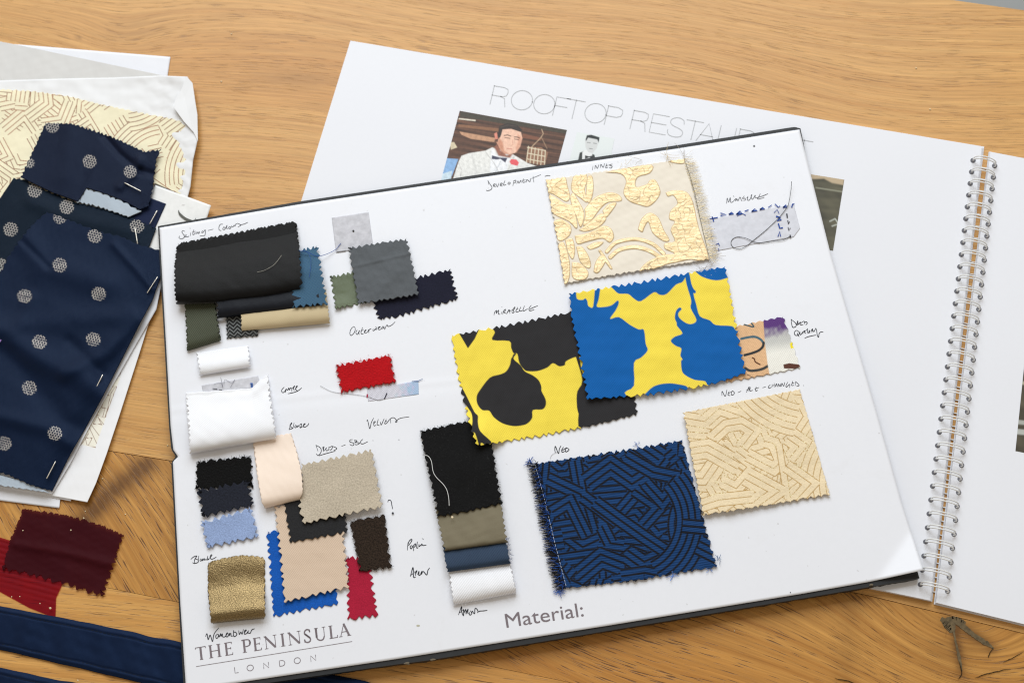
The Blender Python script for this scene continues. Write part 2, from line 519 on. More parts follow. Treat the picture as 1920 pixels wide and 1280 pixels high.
WA = wood_mat('oak_straight_grain', (.65, .358, .112), (.46, .21, .050), (.22, .105, .035), .6, .8)
WB = wood_mat('oak_knotted_grain', (.58, .29, .068), (.36, .145, .022), (.10, .04, .012), 1.0, 1.0)
WC = wood_mat('oak_pale_grain', (.65, .352, .10), (.50, .222, .048), (.15, .065, .02), 1.0, .8)
A0 = math.radians(-17.0)
plank(EDGE, off(SEAM1, -.6), WA, A0, [(420, 120, .12, .03, .012), (1290, 110, .20, .03, -.010), (1750, 190, .12, .02, .007), (230, 60, .03, .02, .008)],
      lambda s, t: .006 * np.sin(s * 9 + 1) + .004 * np.sin(s * 23 + t * 10),
      lambda X, Y: .35 * np.exp(-((X - 560) / 90) ** 2 - ((Y - 148) / 16) ** 2) + .9 * np.exp(-((X - 147) / 4.5) ** 2 - ((Y - 71) / 4) ** 2)
      + .22 * np.exp(-((X - 250) / 60) ** 2 - ((Y - 60) / 26) ** 2))
plank(off(SEAM1, .6), off(SEAM2, -.35), WB, A0 + math.radians(-14),
      [(1800, 1200, .06, .034, .034), (130, 905, .07, .03, -.010), (1300, 1290, .14, .07, .012)],
      lambda s, t: .010 * np.sin(s * 8 + 2.2) + .004 * np.sin(s * 21 + t * 25),
      lambda X, Y: 1.3 * np.exp(-(pdist(X, Y, [(150, 985), (205, 925), (275, 870)]) / 22) ** 2)
      + .45 * np.exp(-((X - 1790) / 60) ** 2 - ((Y - 1215) / 40) ** 2) + .9 * np.exp(-(pdist(X, Y, [(1775, 1165), (1806, 1176), (1860, 1214)]) / 12) ** 2) + .8 * np.exp(-(pdist(X, Y, [(1788, 1170), (1803, 1262)]) / 10) ** 2) + .3 * np.exp(-(pdist(X, Y, [(1600, 1110), (1580, 1290)]) / 25) ** 2), ang2=A0 + math.radians(-40))
plank(off(SEAM2, .35), BOT, WC, A0 + math.radians(2), [], lambda s, t: .004 * np.sin(s * 9))
# dark filled split in the knot
M_resin = paper('grey_green_filler', (.125, .088, .042), .6, .35, .3, 350)
M_crack = plain('open_crack', (.02, .012, .006), .8, .1)
zr = .00012
for pl, w in (([(1768, 1161), (1776, 1171), (1783, 1184)], [9, 14, 5]), ([(1776, 1161), (1792, 1162), (1808, 1167)], [10, 14, 7]),
              ([(1787, 1166), (1789, 1188), (1795, 1215), (1800, 1240), (1803, 1256)], [12, 3, 4, 6, 2]),
              ([(1797, 1166), (1812, 1179), (1836, 1197), (1856, 1209), (1862, 1214)], [11, 9, 8, 10, 3])):
    mb = MB(); q = resamp(smooth_line(pl, 5), 26); ribbon(mb, q + rng.normal(0, .45, (26, 2)), np.interp(np.linspace(0, 1, 26), np.linspace(0, 1, len(w)), w) * rng.uniform(.85, 1.12, 26), zr)
    zr += .00006; mb.build('filled_split', M_resin, table)
for pl, w in (([(1799, 1240), (1803, 1262), (1796, 1273)], 1.6), ([(1775, 1168), (1774, 1192)], 1.2),
              ([(1862, 1212), (1855, 1226), (1853, 1232)], 1.6), ([(1895, 1253), (1870, 1258), (1845, 1264), (1828, 1270)], 1.8),
              ([(1918, 1222), (1900, 1232), (1880, 1241)], 1.5), ([(1565, 1270), (1590, 1276), (1605, 1281)], 1.8)):
    mb = MB(); q = smooth_line(pl, 5); ribbon(mb, q + rng.normal(0, .4, q.shape), w, .0005, 0, taper=.8)
    mb.build('crack', M_crack, table)

# ------------------------------------------------------------------ spiral notebook
ZP = .0036
nb = empty('spiral_notebook', tuple(P(1790, 700, 0)), 'open wire bound white portfolio book with printed photos, lying under the swatch board', 'notebook')


def block(top_pts, z1, z0, name, mats, holes=None, layers=5):
    """a block of pages: stacked sheets with slightly uneven edges; top_pts TL TR BR BL"""
    mbb = MB(); c4 = np.array(top_pts, float)
    for k in range(layers):
        f = k / max(1, layers - 1); z = z1 + (z0 - z1) * f
        q = c4 + rng.uniform(-1.0, 1.0, (4, 2)) * (k > 0)
        if k:
            q[0, 0] += holes['sh'] * f; q[3, 0] += holes['sh'] * f if holes['side'] == 'l' else 0
            if holes['side'] == 'r': q[1, 0] += 4 * f; q[2, 0] += 4 * f
            q[2, 1] += 3.0 * f; q[3, 1] += 3.0 * f
        th = (z1 - z0) / layers * .8
        w = P(q[:, 0], q[:, 1], z); lo = w.copy(); lo[:, 2] -= th
        mbb.add(np.vstack([w, lo]), [[0, 3, 2, 1], [0, 1, 5, 4], [1, 2, 6, 5], [2, 3, 7, 6], [3, 0, 4, 7]])
    for x, y in holes['pts']:
        disc(mbb, x, y, 5.2, z1 + .00006, 1, ry=4.8)
    return mbb.build(name, mats, nb, smooth=False)


NR = 34
h0, h1 = P(1824.5, 301, ZP), P(1725.8, 1095, ZP)
g0, g1 = P(1865, 311, ZP), P(1777, 1107.5, ZP)


def topx(w):
    d = (w - np.array([0, 0, CH])) @ R3
    return (W / 2 + F * d[..., 0] / -d[..., 2], H / 2 - F * d[..., 1] / -d[..., 2])


tt = np.linspace(0, 1, NR)
HL = h0 + (h1 - h0) * tt[:, None]; HR = g0 + (g1 - g0) * tt[:, None]
hl = list(zip(*topx(HL))); hr = list(zip(*topx(HR)))
block([(657, 77), (1841, 275), (1744, 1125), (420, 848)], ZP, .0003, 'page_block', [M_page, M_hole], {'pts': hl, 'side': 'r', 'sh': 0})
block([(1857, 285), (2620, 430), (2560, 1325), (1755, 1129)], ZP, .0003, 'page_block', [M_page, M_hole], {'pts': hr, 'side': 'l', 'sh': -4})
for i in range(NR):
    mb = MB(); a, b_ = HL[i], HR[i]; c_ = (a + b_) / 2; ax = (b_ - a) / 2; hw = np.linalg.norm(ax); ax /= hw
    sd = (HL[-1] - HL[0]); sd /= np.linalg.norm(sd)
    th = np.linspace(math.radians(-20), math.radians(200), 26)
    jj = rng.normal(0, .00012)
    for s_ in (-1, 1):
        pts = []
        for t_ in th:
            zc = .0052; spread = .00085 * (1 if t_ < 2.6 else max(.25, 1 - (t_ - 2.6) * 1.4)) + jj * .3
            pts.append(c_ + ax * math.cos(t_) * hw * 1.03 + sd * s_ * spread + np.array([0, 0, zc - ZP + .0050 * math.sin(t_)]))
        tube(mb, pts, .00042, n=7)
    # lower run of the wire, lying on the table under the gap
    pts = [c_ + ax * x * hw * .95 + sd * .0016 + np.array([0, 0, .0006 - ZP + .0018 * x * x]) for x in np.linspace(-1, 1, 9)]
    tube(mb, pts, .0004, n=6)
    o = mb.build('binding_ring', M_wire, nb)
    o['group'] = 'wire binding rings of the notebook'

# printed title
GL = {
    'R': [[(0, 0), (0, 1)], [(0, 1), (.6, 1), (.82, .93), (.86, .76), (.8, .58), (.6, .5), (0, .5)], [(.5, .5), (.74, .42), (.8, .2), (.86, 0)]],
    'O': [[(.5 + .5 * math.cos(a), .5 + .52 * math.sin(a)) for a in np.linspace(0, 2 * math.pi, 33)]],
    'F': [[(0, 0), (0, 1), (.85, 1)], [(0, .53), (.75, .53)]], 'T': [[(0, 1), (1, 1)], [(.5, 1), (.5, 0)]],
    'P': [[(0, 0), (0, 1)], [(0, 1), (.6, 1), (.88, .9), (.92, .73), (.85, .56), (.6, .47), (0, .47)]],
    'E': [[(1, 1), (0, 1), (0, 0), (1, 0)], [(0, .53), (.92, .53)]],
    'S': [[(.92, .74), (.86, .92), (.6, 1.02), (.3, .99), (.1, .86), (.1, .68), (.3, .56), (.65, .47), (.9, .36), (.96, .2), (.84, .04), (.5, -.02), (.18, .03), (.03, .18), (.02, .3)]],
    'A': [[(0, 0), (.5, 1), (1, 0)], [(.16, .34), (.84, .34)]],
    'U': [[(0, 1), (0, .3), (.08, .1), (.3, -.02), (.7, -.02), (.92, .1), (1, .3), (1, 1)]],
    'N': [[(0, 0), (0, 1), (1, 0), (1, 1)]], 'L': [[(0, 1), (0, 0), (1, 0)]],
    'D': [[(0, 0), (0, 1), (.5, 1), (.85, .85), (1, .5), (.85, .15), (.5, 0), (0, 0)]]}
mb = MB()
bx, by, slope = 918.7, 195.4, .1755
for ch, x0, x1 in (('R', 918.7, 951), ('O', 955, 994), ('O', 997, 1036), ('F', 1036, 1066), ('T', 1056, 1089), ('O', 1093, 1132), ('P', 1133, 1164),
                   ('R', 1181, 1214), ('E', 1217, 1247), ('S', 1249, 1279), ('T', 1280, 1311), ('A', 1305, 1338), ('U', 1344, 1373), ('R', 1380, 1412),
                   ('A', 1412, 1444), ('N', 1450, 1480), ('T', 1484, 1516)):
    upv = np.array([8.2, -34.2]); o_ = np.array([x0, by + (x0 - bx) * slope]); e_ = np.array([x1 - x0, (x1 - x0) * slope])
    for st in GL[ch]:
        q = np.array([o_ + e_ * a + upv * b for a, b in st])
        ribbon(mb, q if len(q) < 5 and ch not in 'RPSU' else (smooth_line(q, 3) if ch in 'S' else q), 1.5, ZP + .0001)
mb.build('printed_title', M_printl, nb)


def colorize(shape, base):
    return np.ones(shape + (3,)) * np.array(base)


def paint(c, d, colr, soft=.8):
    k = sst(soft, -soft, d)[..., None]
    return c * (1 - k) + np.array(colr) * k


# generic colour photograph of a man in a white dinner jacket (5.0526x crop coordinates)
pt = quad([(862, 208), (1063, 244), (1030, 365), (827, 338)], step=1.0)
X, Y = pt.X, pt.Y
zq = lambda pts: zz(800, 140, 5.0526, pts)
c = colorize(X.shape, col(92, 62, 46))
al = (X - 862) * .17 - (Y - 208)
c = c * (1 + .55 * vnoise(al * 3.2, X * .22, 26, 3, 3)[..., None])
for pl, cc in (([(320, 350), (1330, 525), (1325, 560), (315, 400)], (70, 64, 52)), ([(305, 412), (465, 430), (462, 442), (303, 424)], (235, 228, 210)),
               ([(310, 540), (650, 600), (640, 640), (420, 610), (330, 570)], (196, 150, 118)), ([(300, 470), (680, 510), (680, 540), (300, 495)], (140, 98, 70)),
               ([(910, 560), (1090, 600), (1080, 625), (905, 600)], (128, 80, 58)), ([(215, 640), (260, 640), (290, 690), (230, 712)], (214, 200, 170)),
               ([(160, 790), (300, 800), (240, 960), (120, 1010)], (140, 180, 225)), ([(150, 940), (240, 910), (220, 1100), (100, 1100)], (205, 225, 238))):
    c = paint(c, sdf(X, Y, zq(pl)), col(*cc))
# hanging lantern
c = paint(c, sdf(X, Y, zq([(960, 680), (1090, 690), (1150, 740), (1120, 860), (940, 830)])), col(150, 110, 85))
for k in range(6):
    c = paint(c, pdist(X, Y, zq([(965 + 32 * k, 680 + 8 * k), (945 + 34 * k, 830 + 6 * k)])) - .8, col(226, 214, 186), .7)
for yy in (690, 745, 800):
    c = paint(c, pdist(X, Y, zq([(955, yy), (1120, yy + 30)])) - .8, col(226, 214, 186), .7)
c = paint(c, pdist(X, Y, zq([(1090, 520), (1105, 560), (1080, 600), (1000, 680)])) - .8, col(190, 160, 130), .7)
c = paint(c, pdist(X, Y, zq([(1090, 600), (1140, 700)])) - .8, col(150, 120, 95), .7)
# figure
c = paint(c, sdf(X, Y, zq([(215, 1100), (300, 830), (330, 770), (400, 745), (560, 720), (620, 690), (790, 740), (960, 840), (1080, 880), (1150, 1100)])), col(233, 233, 230))
c = paint(c, sdf(X, Y, zq([(615, 700), (660, 760), (780, 790), (800, 740), (760, 900), (640, 1100), (600, 900)])), col(242, 244, 248))
c = paint(c, pdist(X, Y, zq([(300, 830), (330, 900), (320, 960)])) - .6, col(200, 198, 196))
c = paint(c, pdist(X, Y, zq([(700, 820), (620, 1000)])) - .6, col(196, 200, 206))
c = paint(c, sdf(X, Y, zq([(660, 640), (720, 760), (800, 740), (840, 690), (780, 640)])), col(214, 158, 130))
c = paint(c, sdf(X, Y, zq([(690, 560), (720, 510), (800, 500), (890, 530), (905, 600), (885, 680), (840, 740), (790, 760), (740, 745), (700, 700), (675, 640)])), col(240, 196, 172))
c = paint(c, sdf(X, Y, zq([(640, 560), (665, 545), (675, 610), (650, 615)])), col(222, 140, 120))
c = paint(c, sdf(X, Y, zq([(672, 580), (690, 490), (760, 460), (860, 480), (905, 525), (890, 545), (800, 515), (720, 520), (700, 590), (685, 610)])), col(52, 42, 38))
c = paint(c, sdf(X, Y, zq([(690, 600), (720, 640), (735, 720), (790, 762), (740, 745), (695, 700), (672, 640)])), col(206, 146, 118), 2.2)
c = paint(c, sdf(X, Y, zq([(860, 560), (905, 600), (885, 680), (850, 735), (845, 690), (862, 640)])), col(222, 166, 140), 2.2)
c = paint(c, sdf(X, Y, zq([(640, 690), (680, 770), (790, 790), (820, 745), (760, 765), (700, 720), (665, 660)])), col(150, 96, 76), 2.0)
for pl in ([(735, 578), (765, 572), (798, 584)], [(832, 592), (858, 592), (880, 602)]): c = paint(c, pdist(X, Y, zq(pl)) - .8, col(70, 48, 38), .9)
c = paint(c, pdist(X, Y, zq([(560, 735), (640, 840), (700, 960)])) - .5, col(188, 186, 184), 1.2)
c = paint(c, pdist(X, Y, zq([(830, 770), (790, 860), (740, 980)])) - .5, col(196, 194, 190), 1.2)
c = paint(c, pdist(X, Y, zq([(430, 760), (470, 900), (450, 1050)])) - 1.2, col(214, 214, 212), 2.4)
c = paint(c, pdist(X, Y, zq([(700, 500), (770, 478), (850, 490)])) - .4, col(96, 80, 70), 1.0)
for pl in ([(740, 598), (790, 604)], [(832, 611), (872, 618)]): c = paint(c, pdist(X, Y, zq(pl)) - .7, col(96, 66, 52), .7)
c = paint(c, pdist(X, Y, zq([(812, 620), (818, 665), (800, 672)])) - .5, col(214, 160, 138), .7)
c = paint(c, pdist(X, Y, zq([(760, 700), (810, 706)])) - .6, col(190, 110, 100), .7)
c = paint(c, sdf(X, Y, zq([(620, 765), (690, 785), (765, 790), (745, 835), (700, 800), (660, 805), (615, 800)])), col(64, 64, 86))
c = paint(c, sdf(X, Y, zq([(800, 800), (850, 805), (875, 835), (860, 865), (800, 850), (785, 825)])), col(232, 92, 100))
c = c * (1 + .10 * vnoise(X, Y, 11, 41, 3)[..., None] + np.random.default_rng(2).normal(0, .05, X.shape)[..., None])
c = np.clip(c, 0, 1)
mb = MB(); pt.put(mb, ZP + .00012, c=c)
mb.build('printed_photo', M_col, nb)['label'] = 'colour print of a man in a white dinner jacket and dark bow tie'

# black and white portrait
pt = quad([(1082, 248), (1152, 260), (1136, 340), (1060, 328)], step=1.0); X, Y = pt.X, pt.Y
c = colorize(X.shape, col(228, 234, 234))
c = paint(c, sdf(X, Y, zq([(1430, 830), (1450, 740), (1500, 720), (1590, 760), (1620, 900), (1420, 900)])), col(48, 54, 50))
c = paint(c, sdf(X, Y, zq([(1475, 735), (1500, 715), (1570, 740), (1560, 900), (1470, 900)])), col(236, 238, 238))
c = paint(c, sdf(X, Y, zq([(1500, 620), (1520, 600), (1600, 600), (1630, 640), (1610, 700), (1570, 745), (1530, 735), (1505, 690)])), col(214, 216, 216))
c = paint(c, sdf(X, Y, zq([(1505, 615), (1518, 575), (1560, 570), (1638, 595), (1630, 645), (1615, 615), (1530, 598), (1510, 630)])), col(36, 40, 40))
for pl in ([(1520, 643), (1550, 646)], [(1580, 650), (1608, 654)], [(1540, 700), (1570, 704)]): c = paint(c, pdist(X, Y, zq(pl)) - .5, col(90, 92, 92), .7)
c = paint(c, sdf(X, Y, zq([(1500, 765), (1540, 775), (1575, 765), (1570, 800), (1540, 785), (1500, 800)])), col(30, 34, 34))
mb = MB(); pt.put(mb, ZP + .00012, c=c)
mb.build('printed_photo', M_col, nb)['label'] = 'small black and white portrait print of a man in braces'
# dark prints beside the board and at the right edge
pt = quad([(1440, 314), (1583, 337), (1562, 470), (1410, 446)], step=1.5); X, Y = pt.X, pt.Y
c = colorize(X.shape, col(84, 80, 62)) * (1 + .3 * vnoise(X, Y * 2, 50, 5, 2))[..., None]
c = paint(c, sdf(X, Y, [(1520, 325), (1583, 335), (1581, 347), (1560, 343), (1545, 335), (1520, 336)]), col(190, 170, 140), 2)
c = paint(c, pdist(X, Y, [(1530, 352), (1582, 360)]) - 1, col(150, 150, 130), 1)
c = paint(c, pdist(X, Y, [(1556, 415), (1566, 410), (1572, 420), (1560, 424)]) - 1, col(190, 195, 185), 1)
mb = MB(); pt.put(mb, ZP + .00012, c=c)
mb.build('printed_photo', M_col, nb)['label'] = 'dark olive interior print half hidden by the board'
pt = quad([(1925, 640), (2150, 670), (2130, 890), (1904, 845)], step=2.0); X, Y = pt.X, pt.Y
c = colorize(X.shape, col(78, 72, 58)) * (1 + .25 * vnoise(X, Y, 40, 9, 2))[..., None]
for yy, ww, cc in ((716, 3, (170, 165, 140)), (790, 4, (170, 172, 165)), (808, 5, (182, 184, 178))):
    c = paint(c, np.abs(Y - yy - .1 * (X - 1900)) - ww, col(*cc), 1.5)
mb = MB(); pt.put(mb, ZP + .00012, c=c)
mb.build('printed_photo', M_col, nb)['label'] = 'dark brown print cut off by the right edge of the picture'

# ------------------------------------------------------------------ presentation board
bd = empty('presentation_board', tuple(P(1000, 740, 0)), 'large white sample board with black backing, fabric swatches and handwritten notes', 'sample board')


def board_z(x, y):
    x = np.asarray(x, float); y = np.asarray(y, float)
    dl = ((x - 1636) * .826 + (y - 1092) * .564) - 4
    dl = np.where(y > 985, dl, -20)
    lift = .000075 * (dl + np.sqrt(dl * dl + 12)) * .5
    # crease across the left half
    yc = 768 - (x - 330) * .105
    d = y - yc
    cre = .00016 * np.exp(-(d / 6.0) ** 2) * sst(960, 800, x) + .00022 * sst(-2, 26, d) * sst(90, 26, d) * sst(960, 800, x)
    crest = .0001 * vnoise(x, y, 420, 21, 2)
    return ZB + lift + cre + crest


S_TOP = [(299, 427), (560, 383.5), (880, 336), (1265, 279.5), (1499, 243)]
S_RIGHT = [(1499, 243), (1556, 470), (1643, 770), (1690, 940), (1731, 1068)]
S_BOT = [(349, 1293), (740, 1235), (1140, 1172), (1500, 1113), (1630, 1090), (1690, 1077), (1731, 1068)]
S_LEFT = [(299, 427), (311, 640), (320, 800), (325, 843), (334, 856), (324, 865), (338, 1129), (349, 1293)]
pt = Patch(S_TOP, S_RIGHT, S_BOT, S_LEFT, step=5)
mb = MB(); pt.put(mb, board_z(pt.X, pt.Y)); mb.build('white_sheet', M_sheet, bd, solid=.00025)
# backing: slab with its own outline
B_TOP = [(296, 424), (560, 378), (880, 330), (1265, 273), (1490, 238), (1501, 241)]
B_BOT = [(349, 1302), (740, 1245.5), (800, 1238), (1140, 1182), (1500, 1122), (1612, 1103), (1640, 1098), (1724, 1083)]
B_LEFT = [(296, 424), (308, 640), (317, 800), (321, 842), (330, 856), (321, 866), (335, 1129), (345, 1302)]
B_RIGHT = [(1501, 241), (1546, 470), (1634, 770), (1682, 940), (1724, 1083)]
pt = Patch(B_TOP, B_RIGHT, B_BOT, B_LEFT, step=6)
mb = MB(); zt = ZB - .0007; v = P(pt.X, pt.Y, zt).reshape(-1, 3); mb.add(v, pt.f)
idx = np.arange(pt.nu * pt.nv).reshape(pt.nv, pt.nu)
loop = np.r_[idx[0], idx[1:, -1], idx[-1, -2::-1], idx[-2:0:-1, 0]]
a = v[loop]; lo = a.copy(); lo[:, 2] = .0037; lo[:, :2] += rng.normal(0, .00012, (len(lo), 2)); n = len(loop); i = np.arange(n)
mid = a.copy(); mid[:, 2] = .0058; mid[:, :2] *= 1.0008
mb.add(np.vstack([a, mid, lo]), np.vstack([np.stack([i, (i + 1) % n, (i + 1) % n + n, i + n], 1), np.stack([i + n, (i + 1) % n + n, (i + 1) % n + 2 * n, i + 2 * n], 1)]))
mb.build('backing_board', M_black, bd, smooth=False)

